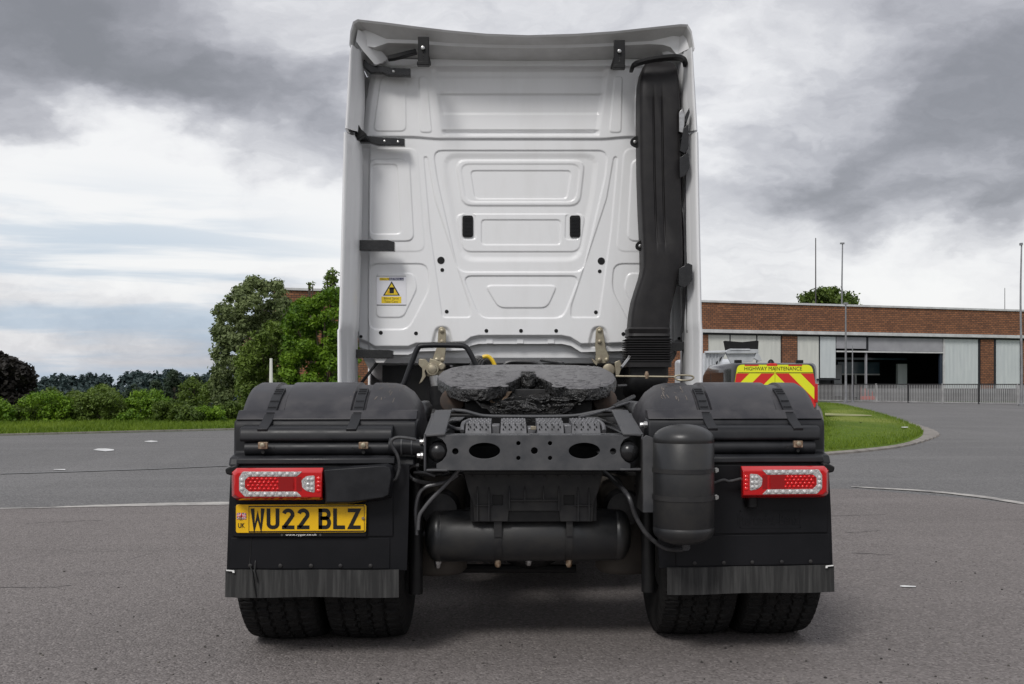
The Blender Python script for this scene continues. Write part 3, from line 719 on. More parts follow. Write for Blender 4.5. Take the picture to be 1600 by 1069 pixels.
# front skirt of the heap
for i in range(nxg-1):
    pass
for k in range(46):
    s_ = random.choice((-1, 1)); t0 = random.uniform(0, .8)
    x0 = XM+s_*(.05+.21*t0)+random.uniform(-.02, .02); Yb = 1.30-.36*t0
    p0 = Vector((x0, Yb, z0+kk*(Yb-Y0)-random.uniform(.01, .07)))
    p1 = p0+Vector((s_*random.uniform(.02, .09), -random.uniform(.01, .08), -random.uniform(.005, .03)))
    m.tube(spline([p0, (p0+p1)/2+Vector((0, 0, .006)), p1], 3), [random.uniform(.003, .008)]*7, 5)
for k in range(34):
    x0 = XM+random.uniform(-.20, .20); Yb = random.uniform(.85, 1.0); zc = z0+kk*(Yb-Y0)-random.uniform(.05, .11)
    m.tube(spline([(x0, Yb, zc), (x0+random.uniform(-.05, .05), Yb-.02, zc-.01), (x0+random.uniform(-.09, .09), Yb, zc-random.uniform(.0, .03))], 3), random.uniform(.004, .01), 5)
m.build('grease_heap', GREASE, fw, smooth=60, fixn=False)
m = MB(); q = WP(826, 588); m.rev([(.034, -.06), (.04, -.055), (.04, .012), (.03, .014)], (q.x, q.y, q.z), 'z', 18)
q = WP(826, 581); m.box(q.x-.04, q.x+.04, q.y, q.y+.05, q.z-.05, q.z+.002); m.split('coupling_jaw', GREASE, fw, bevel=.006)
# pedestals and mounting
m = MB(); c = W(709, 626, 1.2); m.rev([(.05, -.05), (.062, -.045), (.062, .05)], (c.x, 1.1, c.z), 'y', 20); m.box(c.x-.05, c.x+.09, 1.15, 1.35, c.z-.07, c.z+.07)
pair(m, 'pedestal_bearing', RUST, fw and T, bevel=.004)
m = MB(); m.prism(pp([(764, 618), (768, 620), (770, 628), (781, 628), (790, 618), (792, 612), (800, 612), (784, 633), (766, 632)], 1.0), .99, 1.01); m.build('locking_lever', RUSTY, T, bevel=.002)
m = MB(); m.prism(pp([(888, 612), (896, 616), (908, 632), (904, 633), (892, 620)], 1.0), .99, 1.01); m.prism(pp([(908, 614), (918, 620), (917, 636), (912, 630)], 1.02), 1.01, 1.03); m.build('locking_lever', STEEL, T, bevel=.002)
m = MB(); m.box(-.42, .45, .95, 1.7, .985, 1.0); m.box(-.36, .40, 1.2, 1.5, 1.0, 1.12); m.split('mounting_plate', CHASD, T, bevel=.004)
m = MB(); m.box(-.3, .33, 1.0, 1.02, 1.0, 1.08); m.build('mounting_web', BLK, T)
m = MB(); m.tube(spline([W(706, 641, .75), W(725, 642.5, .75), W(742, 647, .75), W(757, 650, .75), W(793, 651, .75), W(860, 651, .75), W(900, 649.5, .75), W(925, 645, .75), W(950, 640.5, .75)], 4), .0085, 8); m.build('cross_pipe', CHAS, T)
m = MB(); m.tube(spline([W(905, 652, .55), W(935, 645, .7), W(960, 636, .9), W(985, 628, 1.1)], 4), .006, 6); m.tube(spline([W(700, 645, .6), W(690, 655, .5), W(705, 668, .4), W(722, 671, .35)], 5), .009, 8); m.split('air_line', HOSEG, T)

# ---- chassis rails
zt = WZ(678, 0, 680); zb = WZ(737, 0, 680); xl = WX(662, 0); xi = xl+.075
m = MB()
m.box(xl, xl+.009, 0, 3.6, zb, zt); m.box(xl+.009, xi, .02, 3.6, zt-.01, zt-.001); m.box(xl+.009, WX(700, 0), 0, 3.6, zb, zb+.010)
pair(m, 'chassis_rail', CHAS, T, bevel=.004)
# sloped guide plates on the rail ends
pn = [W(665, 678.5, -.004), W(695.5, 676.5, -.004)]; pf = [W(679.5, 641, .42), W(705.5, 640.5, .42)]
dz = Vector((0, 0, -.012))
m = MB(); m.hexa([pn[0]+dz, pn[1]+dz, pf[1]+dz, pf[0]+dz, pn[0], pn[1], pf[1], pf[0]])
b0, b1 = pf[0]+Vector((0, 0, 0)), pf[1]+Vector((0, 0, 0)); e = Vector((0, .5, -.01))
m.hexa([b0+dz, b1+dz, b1+e+dz, b0+e+dz, b0, b1, b1+e, b0+e])
pair(m, 'rail_guide_ramp', CHAS, T, bevel=.004)
m = MB(); m.prism([(-.002+0*1, zt-.002), (.42, zt-.002), (.42, pf[0].z-.014), (.36, pf[0].z-.03)], xl+.002, xl+.012, 'x'); pair(m, 'ramp_gusset', CHAS, T)
# crossmember with openings
out = pp([(683, 680), (984, 680), (984, 683), (975, 687), (970, 695), (968.5, 704), (971, 714), (977, 721), (985, 725), (985, 732), (983, 735), (684, 735), (682, 732), (682, 725), (691, 720), (697, 712), (699, 704), (697, 695), (691, 687), (683, 683)], .004)
holes = []
for cx, cy, rx, ry in ((757, 704.5, 24.5, 12.5), (913, 704.5, 24.5, 12.5), (711.5, 705.5, 5, 5), (958, 705.5, 5, 5), (810, 692.7, 3.3, 3.3), (859.5, 692.7, 3.3, 3.3), (810, 715.8, 3.3, 3.3), (859.5, 715.8, 3.3, 3.3), (835, 704.3, 5.3, 5.3)):
    a = W(cx-rx, cy, .004); b = W(cx+rx, cy, .004); c = (a+b)/2; holes.append(ell(c.x, c.z, (b.x-a.x)/2, ry*(b.x-a.x)/2/rx, 36))
me = curve_plate([out]+holes, .004, .009, .0012); cm = link_mesh('rear_crossmember', me, CHAS, T)
xa, xb, zz = WX(684, .01), WX(984, .01), WZ(680, .01)
slots = []
for cx, rx, ry in ((722.5, 8, 3), (767.5, 8.5, 3), (834.5, 8.5, 3), (901, 8.5, 3), (946, 8.5, 3), (745.5, 3, 1.4), (810, 2.6, 1.2), (858.5, 2.6, 1.2)):
    q = W(cx, 675.5, .14); slots.append(ell(q.x, .12, rx*.00267, .028 if rx > 5 else .012, 24))
me = flatplate([[(xa, .012), (xb, .012), (xb, .26), (xa, .26)]]+slots, zz-.004, .007)
link_mesh('crossmember_flange', me, CHAS, cm)
m = MB(); m.box(xa, xb, .012, .22, WZ(735, .01)-.0, WZ(735, .01)+.008); m.build('crossmember_flange', CHAS, cm)
m = MB(); c = W(982, 706, .03); m.rev([(.003, -.045), (.022, -.042), (.035, -.03), (.043, -.01), (.045, .03), (.03, .06)], c, 'y', 24); m.build('rubber_stop', GLOSSBLK, T, smooth=80)
m = MB(); c = W(685, 706, .03); m.rev([(.003, -.03), (.022, -.027), (.035, -.015), (.043, 0), (.045, .03), (.03, .06)], c, 'y', 24); m.build('rubber_stop', GLOSSBLK, T, smooth=80)
for px, py_, s_ in ((661, 690.5, -1), (657, 712, -1), (1008, 690, 1), (1009, 711, 1), (1006, 664, 1)):
    m = MB(); c = W(px, py_, .06); x1 = c.x; L = .03 if s_ < 0 else .035
    m.rev([(.009, -L*.5), (.011, -L*.4), (.011, 0), (.016, .001), (.016, L*.4)], (x1, .06, c.z), 'x', 8); m.build('bolt', STEEL, T, bevel=.001)
# tread pads between the rails
zp = WZ(672, .36)
for x0, x1 in ((727, 768), (781.5, 823), (838, 881), (893, 938)):
    a, b = WX(x0, .36), WX(x1, .36); zc = WZ(660, .42); m = MB()
    m.hexa([(a, .34, zp-.03), (b, .34, zp-.03), (b, .62, zp-.03), (a, .62, zp-.03), (a+.003, .352, zc-.006), (b-.003, .352, zc-.006), (b-.003, .60, zc+.012), (a+.003, .60, zc+.012)])
    n = int((b-a)/.0165)
    for r_ in range(4):
        for k in range(n+(r_ % 2 == 0)):
            x = a+.008+(k+.5*(r_ % 2))*.0165
            if x < b-.004: m.rev([(.0058, 0), (.0032, .006), (.001, .0075)], (x, .36+r_*.06, zc-.005+r_*.0045), 'z', 6)
    tp = m.build('tread_pad', ALU, T, smooth=20)
    m = MB()
    for r_ in range(3):
        for k in range(4):
            q = W(x0+5+k*(x1-x0-8)/3.6+(3 if r_ % 2 else 0), 662.5+r_*3.9, .35)
            m.prism([(q.x-.0035, q.z-.003), (q.x+.0035, q.z-.003), (q.x, q.z+.004)], .3415+.0008*(2-r_), .3500+0*r_)
    m.build('tread_hole', INK, tp, smooth=0)['kind'] = 'stuff'
m = MB(); m.box(WX(768, .4), WX(781, .4), .37, .6, zp-.03, WZ(664, .4)); m.box(WX(881, .4), WX(893, .4), .37, .6, zp-.03, WZ(664, .4)); m.box(WX(824, .4), WX(837, .4), .36, .6, zp-.03, WZ(668, .4)); m.split('pad_bracket', ALU, T, bevel=.004)
m = MB(); m.box(WX(829, .33), WX(838, .33), .33, .34, WZ(672, .33), WZ(666, .33)); m.build('pad_clip', ZINC, T, bevel=.002)
m = MB(); m.tube(spline([W(722, 674, .34), W(724, 662, .4), W(732, 658, .5)], 4), .01, 8); m.tube(spline([W(944, 674, .34), W(942, 664, .4), W(934, 658, .5)], 4), .01, 8); m.split('pad_edge_tube', ALU, T)

# ---- plastic tank cradle
Yc = .19
out = pp([(724, 736), (943, 736), (935, 768), (928, 786), (926, 815), (875.5, 815), (873.5, 798.5), (795, 798.5), (793.5, 815), (741, 815), (739, 786), (732, 768)], Yc)
hol = [fillet(pp([(769.5, 774), (786, 774), (786, 789.5), (769.5, 789.5)], Yc), .003, 2), fillet(pp([(881, 774), (897.5, 774), (897.5, 789.5), (881, 789.5)], Yc), .003, 2)]
me = curve_plate([out]+hol, Yc, .012, .002); cr_ = link_mesh('tank_cradle', me, CHASD, T)
for x0, y0, y1 in ((746, 760, 814), (764, 761, 814), (796, 759, 797), (820, 759, 786), (849, 759, 784), (873, 760, 797), (903, 761, 814), (920, 762, 814)):
    m = MB(); a, b = W(x0-.9, y0, Yc), W(x0+.9, y1, Yc); m.prism([(Yc, a.z), (Yc-.016, a.z-.03), (Yc-.016, b.z), (Yc, b.z)], a.x, b.x, 'x'); m.build('cradle_rib', CHASD, cr_)
m = MB(); a, b = W(797, 780, Yc), W(872, 783, Yc); m.box(a.x, b.x, Yc-.014, Yc, b.z, a.z); a, b = W(742, 788, Yc), W(768, 791, Yc); m.box(a.x, b.x, Yc-.01, Yc, b.z, a.z); a, b = W(898, 788, Yc), W(925, 791, Yc); m.box(a.x, b.x, Yc-.01, Yc, b.z, a.z)
m.split('cradle_ledge', CHASD, cr_, bevel=.002)
m = MB()
for k in range(11):
    q = W(738+k*19, 741, Yc); m.box(q.x-.002, q.x+.002, Yc-.006, Yc, q.z-.018, q.z+.008)
a, b = W(730, 742, Yc), W(938, 744, Yc); m.box(a.x, b.x, Yc-.006, Yc, b.z, a.z); m.build('cradle_upper_rib', CHASD, cr_)['kind'] = 'stuff'
m = MB(); m.prism([(.2, WZ(815, .2)), (.2, WZ(736, .2)), (.6, WZ(736, .2)), (.6, WZ(800, .2))], WX(735, .2), WX(932, .2), 'x'); m.build('cradle_back', BLK, T)
# ---- horizontal air tank
cz = WZ(836, .33); r = .1125; xa, xb = WX(664, .33), WX(986, .33); Yt = .33
def domes(x0, x1, r, n=7, d=.055):
    o = []
    for k in range(n):
        t = math.pi/2*k/(n-1); o.append((max(r*math.sin(t), .002), x0+d*(1-math.cos(t))))
    o += [(r, x0+d+.012), (r-.0015, x0+d+.014), (r-.0015, x0+d+.017), (r, x0+d+.019)]
    e = [(rr_, x1-(h-x0)) for rr_, h in o]; return o+e[::-1]
m = MB(); m.rev(domes(xa, xb, r), (0, Yt, cz), 'x', 48); tk = m.build('air_tank', TANK, T, smooth=40)
tk['label'] = 'horizontal cylinder air tank under the rear crossmember'
for x0, x1 in ((772, 784), (884, 894)):
    a, b = WX(x0, .25), WX(x1, .25); m = MB(); m.rev([(r-.003, a), (r+.004, a), (r+.004, b), (r-.003, b)], (0, Yt, cz), 'x', 48)
    m.box(a, b, Yt-r-.012, Yt-r+.04, cz+.01, WZ(790, .2)); st_ = m.build('tank_strap', CHASD, tk, smooth=30)
    m = MB(); q = W((x0+x1)/2, 879, .28); m.rev([(.008, -.02), (.013, -.01), (.013, .012)], (q.x, .28, q.z), 'z', 6); m.build('bolt', RUSTY, tk)
for px, s_, yy_ in ((826, 5, 880), (684, 6, 884)):
    m = MB(); q = W(px, yy_, .33); m.rev([(.01, -.02), (.014, -.012), (.014, 0), (.018, .001), (.018, .02)], (q.x, .33, q.z+.01), 'z', 10); m.build('drain_valve', STEEL, tk)
m = MB(); q = W(660, 834, .33); m.rev([(.008, 0), (.012, .003), (.012, .02), (.016, .021), (.016, .05)], (q.x, .33, q.z), 'x', 10); m.build('tank_fitting', CHAS, tk)
# ---- vertical air tank on the right
Yv_ = -.085; cx = WX(1068, Yv_); r = .122; zt_, zb_ = WZ(663, Yv_), WZ(853, Yv_)
m = MB(); m.rev(domes(zb_, zt_, r, 8, .058), (cx, Yv_, 0), 'z', 48); vt_ = m.build('air_tank', TANK, T, smooth=40)
vt_['label'] = 'upright cylinder air tank in front of the right mud flap'
for y0, y1 in ((735, 742), (778, 786)):
    a, b = WZ(y0, -.2), WZ(y1, -.2); m = MB(); m.rev([(r-.003, b), (r+.0035, b), (r+.0035, a), (r-.003, a)], (cx, Yv_, 0), 'z', 48)
    q = WX(1119, Yv_); m.box(cx+r-.005, q+.003, Yv_-.02, Yv_+.02, b+.003, a-.003); m.build('tank_strap', CHASD, vt_, smooth=30)
    m = MB(); m.rev([(.007, -.05), (.007, .03)], (q-.006, Yv_, (a+b)/2), 'y', 8); m.rev([(.011, -.035), (.011, -.02)], (q-.006, Yv_, (a+b)/2), 'y', 6); m.build('bolt', STEEL, vt_)
m = MB(); m.rev([(.012, -.022), (.017, -.015), (.017, 0), (.022, .001), (.022, .015)], (cx+.01, Yv_, zb_), 'z', 10); m.build('drain_valve', CHAS, vt_)
me = curve_plate([pp([(1005, 684), (1010, 680), (1020, 684), (1024, 694), (1038, 696), (1038, 732), (1026, 733), (1026, 742), (1038, 744), (1038, 776), (1026, 777), (1026, 786), (1038, 787), (1038, 801), (1005, 801)], -.03)], -.03, .012, .002)
link_mesh('tank_bracket', me, CHAS, T)
m = MB(); m.box(WX(1002, .0), WX(1007, .0), -.02, .2, WZ(801, 0), WZ(686, 0)); m.build('tank_bracket_web', CHASD, T, bevel=.003)

# ---- hoses and cables
def hose(pts, Y, r, mt, name='air_hose', n=5):
    m = MB(); m.tube(spline([W(a, b, (Y if len(c) == 0 else c[0])) for a, b, *c in pts], n), r, 10); return m.build(name, mt, T)
hose([(655, 727), (644, 728), (637, 735), (641, 745), (653, 752), (680, 756, .2), (700, 753, .25)], .12, .0085, HOSE)
hose([(651, 836), (650, 818), (649, 800), (651, 783), (657, 768), (667, 760), (681, 757), (700, 752), (715, 742)], .15, .0075, HOSEG)
hose([(653, 828), (655, 807), (662, 795), (674, 780), (692, 762), (706, 747), (718, 733)], .13, .0075, HOSEG)
hose([(650, 700), (652, 736), (668, 742), (690, 740)], .2, .007, HOSE); hose([(646, 738), (665, 739), (680, 744)], .18, .006, HOSEG)
hose([(612, 751), (619, 747), (624, 730), (621, 712), (613, 698), (612, 689), (619, 684), (632, 684), (650, 687)], .03, .007, HOSE, 'lamp_cable')
hose([(945, 738, .3), (960, 752, .2), (981, 774), (993, 806), (1010, 834), (1036, 855), (1058, 859), (1072, 857)], -.02, .0095, HOSE)
hose([(1115, 755), (1130, 750), (1140, 752), (1158, 748)], .03, .006, HOSE, 'lamp_cable')
hose([(640, 757, .5), (660, 757, .45), (690, 762, .4)], .4, .012, HOSE)
hose([(655, 684), (650, 700), (656, 720)], .3, .01, HOSE)
m = MB(); m.tube([W(608, 697, .1), W(636, 698, .1), W(664, 700, .1)], .034, 16); pipe = m.build('frame_tube', PLAS, T)
m = MB()
for px in (628, 644): m.rev([(.0335, -.003), (.0375, -.003), (.0375, .003), (.0335, .003)], W(px, 698, .1), 'x', 16)
m.split('pipe_clip', CHAS, pipe)
m = MB(); m.tube([W(1007, 700, .16), W(1040, 699, .16)], .034, 16); m.build('frame_tube', PLAS, T)
# bundles of small lines round the cradle
random.seed(17)
for k in range(9):
    s_ = -1 if k % 2 else 1; cx_ = 833+s_*random.uniform(125, 165); y_ = .5+random.uniform(-.12, .15)
    hose([(cx_-s_*30, 738, y_), (cx_, 745+random.uniform(-5, 12), y_), (cx_+s_*random.uniform(0, 14), 775, y_), (cx_-s_*random.uniform(5, 25), 800+random.uniform(0, 30), y_+.1)], y_, random.uniform(.005, .010), random.choice([HOSE, HOSE, HOSEG]))
for k in range(7):
    x = 640+random.uniform(0, 10); y_ = .3+.05*k
    m = MB(); c = W(x, 745+k*21, y_); m.rev([(.012, -.02), (.022, -.018), (.022, .012), (.03, .014), (.03, .03)], c, random.choice('xyz'), 10); m.build('pipe_union', CHASD, T)
    m = MB(); c = W(1003+random.uniform(-4, 6), 745+k*21, y_); m.rev([(.012, -.02), (.022, -.018), (.022, .012), (.03, .014), (.03, .03)], c, random.choice('xyz'), 10); m.build('pipe_union', CHASD, T)
for s_ in (-1, 1):
    m = MB(); m.rev([(.03, -.09), (.075, -.08), (.08, -.01), (.088, 0), (.08, .01), (.07, .08), (.03, .09)], (XM+s_*.40, .40, .60), 'y', 20); m.build('brake_chamber', CHASD, T)
# release handle
m = MB(); m.tube([W(962, 588, 1.5), W(1054, 589, 1.5)], .0055, 8); m.tube(spline([W(1054, 588.5, 1.5), W(1060, 586.5, 1.5), W(1078, 587, 1.5), W(1084, 590, 1.5), W(1078, 594, 1.46), W(1060, 594, 1.46), W(1054, 590, 1.5)], 5), .005, 8); hd = m.build('release_handle', ZINC, T)
m = MB(); m.rev([(.008, -.02), (.013, 0), (.006, .02)], W(1010.5, 586, 1.5), 'z', 8); m.build('handle_pivot', RUSTY, T)
m = MB(); m.tube([W(971, 574, 2.2), W(982, 560, 2.3), W(984, 556, 2.3)], .008, 8); m.build('gas_strut', STEEL, T)
m = MB(); m.tube([W(964, 603, 1.4), W(978, 602, 1.6)], .007, 6); m.tube([W(958, 636, .9), W(990, 620, 1.3)], .012, 8); m.tube([W(962, 626, 1.1), W(984, 640, 1.1)], .01, 6); m.split('frame_brace', CHASD, T)
m = MB(); m.prism(pp([(650, 628), (662, 628), (668, 640), (662, 660), (650, 662)], .9), .9, 1.3); pair(m, 'frame_side_box', CHAS, T, bevel=.01)

# ---- axle, bellows and hidden underside
m = MB(); m.rev([(.08, -.6), (.08, .6)], (XM, .62, .5), 'x', 20); m.rev([(.05, -.2), (.16, -.12), (.2, 0), (.16, .12), (.05, .2)], (XM, .58, .5), 'y', 20); m.build('rear_axle', BLK, T)
BEL = mat('air_spring_rubber', (.05, .043, .036), (.075, .065, .055), rough=.75, nscale=6)
for s_ in (-1, 1):
    m = MB(); m.rev([(.11, .30), (.13, .32), (.135, .5), (.12, .58), (.13, .70), (.11, .74)], (XM+s_*.42, .52, 0), 'z', 28); m.build('air_spring', BEL, T, smooth=60)
    m = MB(); m.rev([(.03, .25), (.03, .8)], (XM+s_*.5, .28, 0), 'z', 12); m.build('shock_absorber', BLK, T)
m = MB(); m.box(-.38, .42, 1.2, 3.3, .45, .85); m.box(-.45, .48, 2.4, 3.4, .38, 1.0); m.tube([(XM, .7, .52), (XM, 2.4, .6)], .05, 12); m.split('gearbox', BLK, T, bevel=.03)
for s_ in (-1, 1):  # unseen tanks and skirts, put in to keep the underside dark
    m = MB(); m.box(s_*.52, s_*1.2, 1.55, 3.0, .36, .98); m.build('fuel_tank', CHASD, T, bevel=.06)
    m = MB(); m.prism([(1.5, .3), (3.7, .3), (3.7, 1.02), (1.5, 1.02)], s_*1.215, s_*1.235, 'x'); m.build('side_skirt', WHITE, T, bevel=.01)
m = MB(); m.tube([W(655, 888, .6), W(900, 889, .6)], .02, 8); m.build('anti_roll_bar', BLK, T)

# ---- mudguards
RG = .663; YC_, ZC_ = .62, .49
sec = [(-1.236, -.25), (-1.240, -.10), (-1.236, -.05), (-1.227, -.013), (-1.205, 0), (-1.118, .001), (-1.112, -.010), (-1.056, -.010), (-1.050, .001),
       (-.9, .002), (-.755, .001), (-.748, -.010), (-.695, -.010), (-.688, 0), (-.60, -.002), (-.56, -.012), (-.52, -.04), (-.485, -.09), (-.468, -.16), (-.465, -.25)]
rings = []
for k in range(33):
    a = math.radians(2+(128.7-2)*k/32)
    tp_ = max(0, (k-16)/16)**1.5
    rings.append([(x+(.022*tp_ if x < -.9 else 0), YC_+(RG+dr)*math.cos(a), ZC_+(RG+dr)*math.sin(a)) for x, dr in sec])
m = MB(); m.loft(rings, closed=False)
# underside skin
ri = []
for k in range(33):
    a = math.radians(2+(128.7-2)*k/32)
    tp_ = max(0, (k-16)/16)**1.5
    ri.append([(x+(.022*tp_ if x < -.9 else 0), YC_+(RG-.03+min(dr, 0))*math.cos(a), ZC_+(RG-.03+min(dr, 0))*math.sin(a)) for x, dr in reversed(sec)])
m.loft(ri, closed=False); m.loft([rings[-1], ri[-1][::-1]], closed=False)
GT = pair(m, 'mudguard_cover', PLAST, T, smooth=40, fixn=False)
# lower lip line of the cover
m = MB(); m.prism([(.237, WZ(641, .24)), (.230, WZ(643, .24)), (.194, WZ(654, .19)), (.194, WZ(655.5, .19)), (.3, WZ(655.5, .19)), (.3, WZ(641, .24))], -1.219, -.472, 'x'); pair(m, 'cover_lip', PLAST, GT, bevel=.004)
# scuff marks on the covers
SCUF = mat('scuff_mark', (.20, .17, .14), rough=.8); random.seed(8)
for si, gt in enumerate(GT):
    m = MB()
    for k in range(34):
        x = random.uniform(-.66, -.545) if k < 24 else random.uniform(-1.0, -.75); a = math.radians(random.uniform(92, 116)); L_ = random.uniform(.01, .05); dx = random.uniform(-.012, .004); rr_ = RG+.0008-(.012*max(0, (x+.60)/.04) if x > -.60 else 0)
        f_ = lambda t: (x+dx*t, YC_+rr_*math.cos(a+t*L_/RG), ZC_+rr_*math.sin(a+t*L_/RG)); w_ = random.uniform(.0005, .0016)
        p, q = f_(0), f_(1); m.add([(p[0]-w_, p[1], p[2]), (p[0]+w_, p[1], p[2]), (q[0]+w_, q[1], q[2]), (q[0]-w_, q[1], q[2])], [(0, 1, 2, 3)])
    if si: m = mb_mirror(m)
    m.build('scuff_mark', SCUF, gt, smooth=0)['kind'] = 'stuff'
# rubber straps
for xs in (-1.084, -.7215):
    m = MB(); w_ = .021; rg = []
    pts = []
    for k in range(9):
        a = math.radians(106+17*k/8); pts.append((YC_+(RG+.002)*math.cos(a), ZC_+(RG+.002)*math.sin(a)))
    pts += [(.224, WZ(645, .23)), (.187, WZ(655, .19)), (.160, WZ(661, .16)), (.136, WZ(666, .14)), (.120, WZ(669.5, .12))]
    for i, (y, z) in enumerate(pts):
        xo = xs-.0025*max(0, i-8)
        rg.append([(xo-w_, y, z), (xo+w_, y, z), (xo+w_, y+.004, z-.012), (xo-w_, y+.004, z-.012)])
    m.loft(rg)
    s2 = pair(m, 'rubber_strap', PLAS, GT, bevel=.002)
    m = MB(); 
    for i in (1, 2, 3, 6, 8, 9): 
        y, z = pts[i]; m.box(xs-w_*.8, xs+w_*.8, y-.004, y+.002, z-.003, z+.003)
    [o.__setitem__('kind', 'stuff') for o in pair(m, 'strap_rib', PLAS, s2)]
# housing below the cover
z = lambda py, Y=.1: WZ(py, Y, 500)
prof = [(.205, z(655.8, .2)), (.195, z(657, .2)), (.190, z(661, .19)), (.186, z(668, .19)), (.182, z(708, .18)), (.115, z(714)), (.090, z(728)), (.30, z(728)), (.34, z(690)), (.30, z(655.8))]
m = MB(); m.prism(prof, -1.228, -.468, 'x'); HS = pair(m, 'mudguard_housing', PLAS, T, bevel=.012, seg=3)
zz_ = lambda p: WZ(p, .13, 500)
ridge = [(.195, zz_(664.5)), (.160, zz_(666)), (.140, zz_(668)), (.128, zz_(671)), (.120, zz_(677)), (.118, zz_(687)), (.126, zz_(689.5)), (.17, zz_(690.5)), (.19, zz_(690))]
m = MB(); m.prism(ridge, WX(373.5, .12), WX(613, .12), 'x'); pair(m, 'housing_ridge', PLAS, HS, bevel=.006, seg=3)
m = MB(); m.rev([(.0285, WX(380, .1)), (.0285, WX(616, .1))], (0, .145, z(702)), 'x', 24); TB = pair(m, 'support_tube', PLAS, HS)
for px in (411, 568):
    m = MB(); q = W(px, 697, .09); m.prism(fillet([(q.x-.019, q.z-.012), (q.x+.019, q.z-.012), (q.x+.019, q.z+.016), (q.x-.019, q.z+.016)], .004), .082, .10); cl = pair(m, 'tube_clamp', RUSTY, HS, bevel=.002)
    m = MB(); m.rev([(.004, -.01), (.010, -.008), (.010, 0)], (q.x, .082, q.z+.004), 'y', 8); pair(m, 'clamp_bolt', ZINC, HS)
    m = MB(); q2 = W(px, 706.5, .098); m.rev([(.007, 0), (.007, .004)], (q2.x, .094, q2.z), 'y', 10); q3 = W(px+(17 if px < 500 else -17), 701, .095); m.rev([(.005, 0), (.005, .004)], (q3.x, .0945, q3.z), 'y', 10); m.split('tube_hole', INK, HS[0]); mm_ = mb_mirror(m); mm_.ch = m.ch; mm_.split('tube_hole', INK, HS[1])
m = MB(); m.prism([(.16, z(712)), (.075, z(713)), (.062, z(716)), (.060, z(724)), (.10, z(728.5)), (.16, z(728.5))], WX(370, .07), WX(617, .07), 'x'); pair(m, 'housing_ledge', PLAS, HS, bevel=.004)
m = MB(); m.prism(pp([(352, 733), (362, 728), (372, 726), (372, 741), (364, 743), (354, 741)], .03), .02, .06); pair(m, 'lamp_lug', BLK, HS, bevel=.006)
# front lower half of the guard
m = MB(); m.prism([(1.18, .99), (1.26, .95), (1.30, .5), (1.27, .5), (1.2, .9)], -1.236, -.47, 'x'); pair(m, 'mudguard_front', PLAST, T, bevel=.01)
# ---- flaps
m = MB(); m.prism(pp([(361, 726), (640, 726), (638, 830), (636, 891.5), (354, 891.5), (357, 800)], .075), .075, .087); FL = pair(m, 'mud_flap', FLAP, T, bevel=.002)
m = MB(); m.prism(pp([(364, 729), (614, 729), (614, 838), (363, 838)], .068), .068, .076); pair(m, 'flap_panel', FLAP, FL, bevel=.002)
m = MB(); m.prism(pp([(361, 840.5), (609, 840.5), (609, 889), (358, 889)], .070), .070, .076); pair(m, 'flap_panel', FLAP, FL, bevel=.002)
n = 28; rg = []
for k in range(n+1):
    px = 352+(623-352)*k/n; yy = .058+.0035*math.sin(k*1.3)+.002*math.sin(k*3.1)
    a = W(px, 891-.4*math.sin(k*.5), yy); b = W(px, 933.5+.8*math.sin(k*.33), yy-.004); a.x = b.x = (a.x+b.x)/2
    rg.append([tuple(a), tuple(b), (b.x, b.y+.007, b.z), (a.x, a.y+.012, a.z)])
m = MB(); m.loft(rg); SP = pair(m, 'flap_strip', STRIP, FL, smooth=60)
for px in (391, 438, 486, 532, 579):
    m = MB(); m.rev([(.003, -.005), (.008, -.003), (.008, 0)], W(px, 884, .068), 'y', 10); pair(m, 'flap_rivet', CHASD, FL)
m = MB(); m.prism(pp([(353.5, 890.5), (366, 891.5), (366.5, 895), (363.5, 895), (363, 892.8), (353.5, 892)], .052), .050, .056); pair(m, 'chipped_paint', WMARK, SP)
# split in the left flap
m = MB(); m.tube([W(393, 841, .069), W(392, 860, .069), W(390, 880, .069), W(394, 894, .052), (W(397, 915, .052)), W(400, 932, .052)], [.0012, .0015, .0015, .004, .004, .003], 5); m.tube([W(399, 876, .069), W(398, 893, .052), W(402, 908, .052)], [.001, .003, .004], 5); m.build('flap_crack', INK, FL[0])
# raised lettering in a frame on the right flap
rf = FL[1]
q = MB()
for a, b in (((1156, 798), (1251, 799.2)), ((1156, 824), (1251, 825.2)), ((1156, 798), (1157.2, 825)), ((1250, 798), (1251.2, 825))):
    p0, p1 = W(*a, .066), W(*b, .066); q.box(p0.x, p1.x, .0665, .069, p1.z, p0.z)
q.split('raised_frame', FLAP, rf)
txt('Mercedes-Benz', 1153, 1247, 804, 820, .0655, FLAP, rf, 0, 'raised_lettering')
bpy.data.objects['raised_lettering'].modifiers.new('solid', 'SOLIDIFY').thickness = .004
m = MB(); c = W(1174, 786, .05); m.rev([(.02, -.02), (.026, -.015), (.026, .03)], c, 'z', 14); m.build('lamp_plug', BLK, T)
# box beside the left lamp
m = MB(); a = pp([(506, 734), (600, 727), (609, 730), (611.5, 744), (607, 774), (598, 778), (545, 785), (510, 785)], -.01)
b = pp([(505, 731), (606, 724), (615, 728), (617, 744), (612, 778), (600, 782), (545, 789), (507, 789)], .05)
mid = pp([(505, 738), (604, 730), (612, 734), (614, 744), (609, 772), (600, 777), (545, 787), (508, 787)], .01)
m.loft([[(x, -.01, zz) for x, zz in a], [(x, .006, zz) for x, zz in mid], [(x, .06, zz) for x, zz in b]]); bx_ = m.build('lamp_side_box', PLAS, T, bevel=.004)
m = MB(); m.rev([(.004, -.001), (.0065, -.001), (.0065, .004)], W(582, 752, -.0105), 'y', 12); m.build('box_hole', INK, bx_)

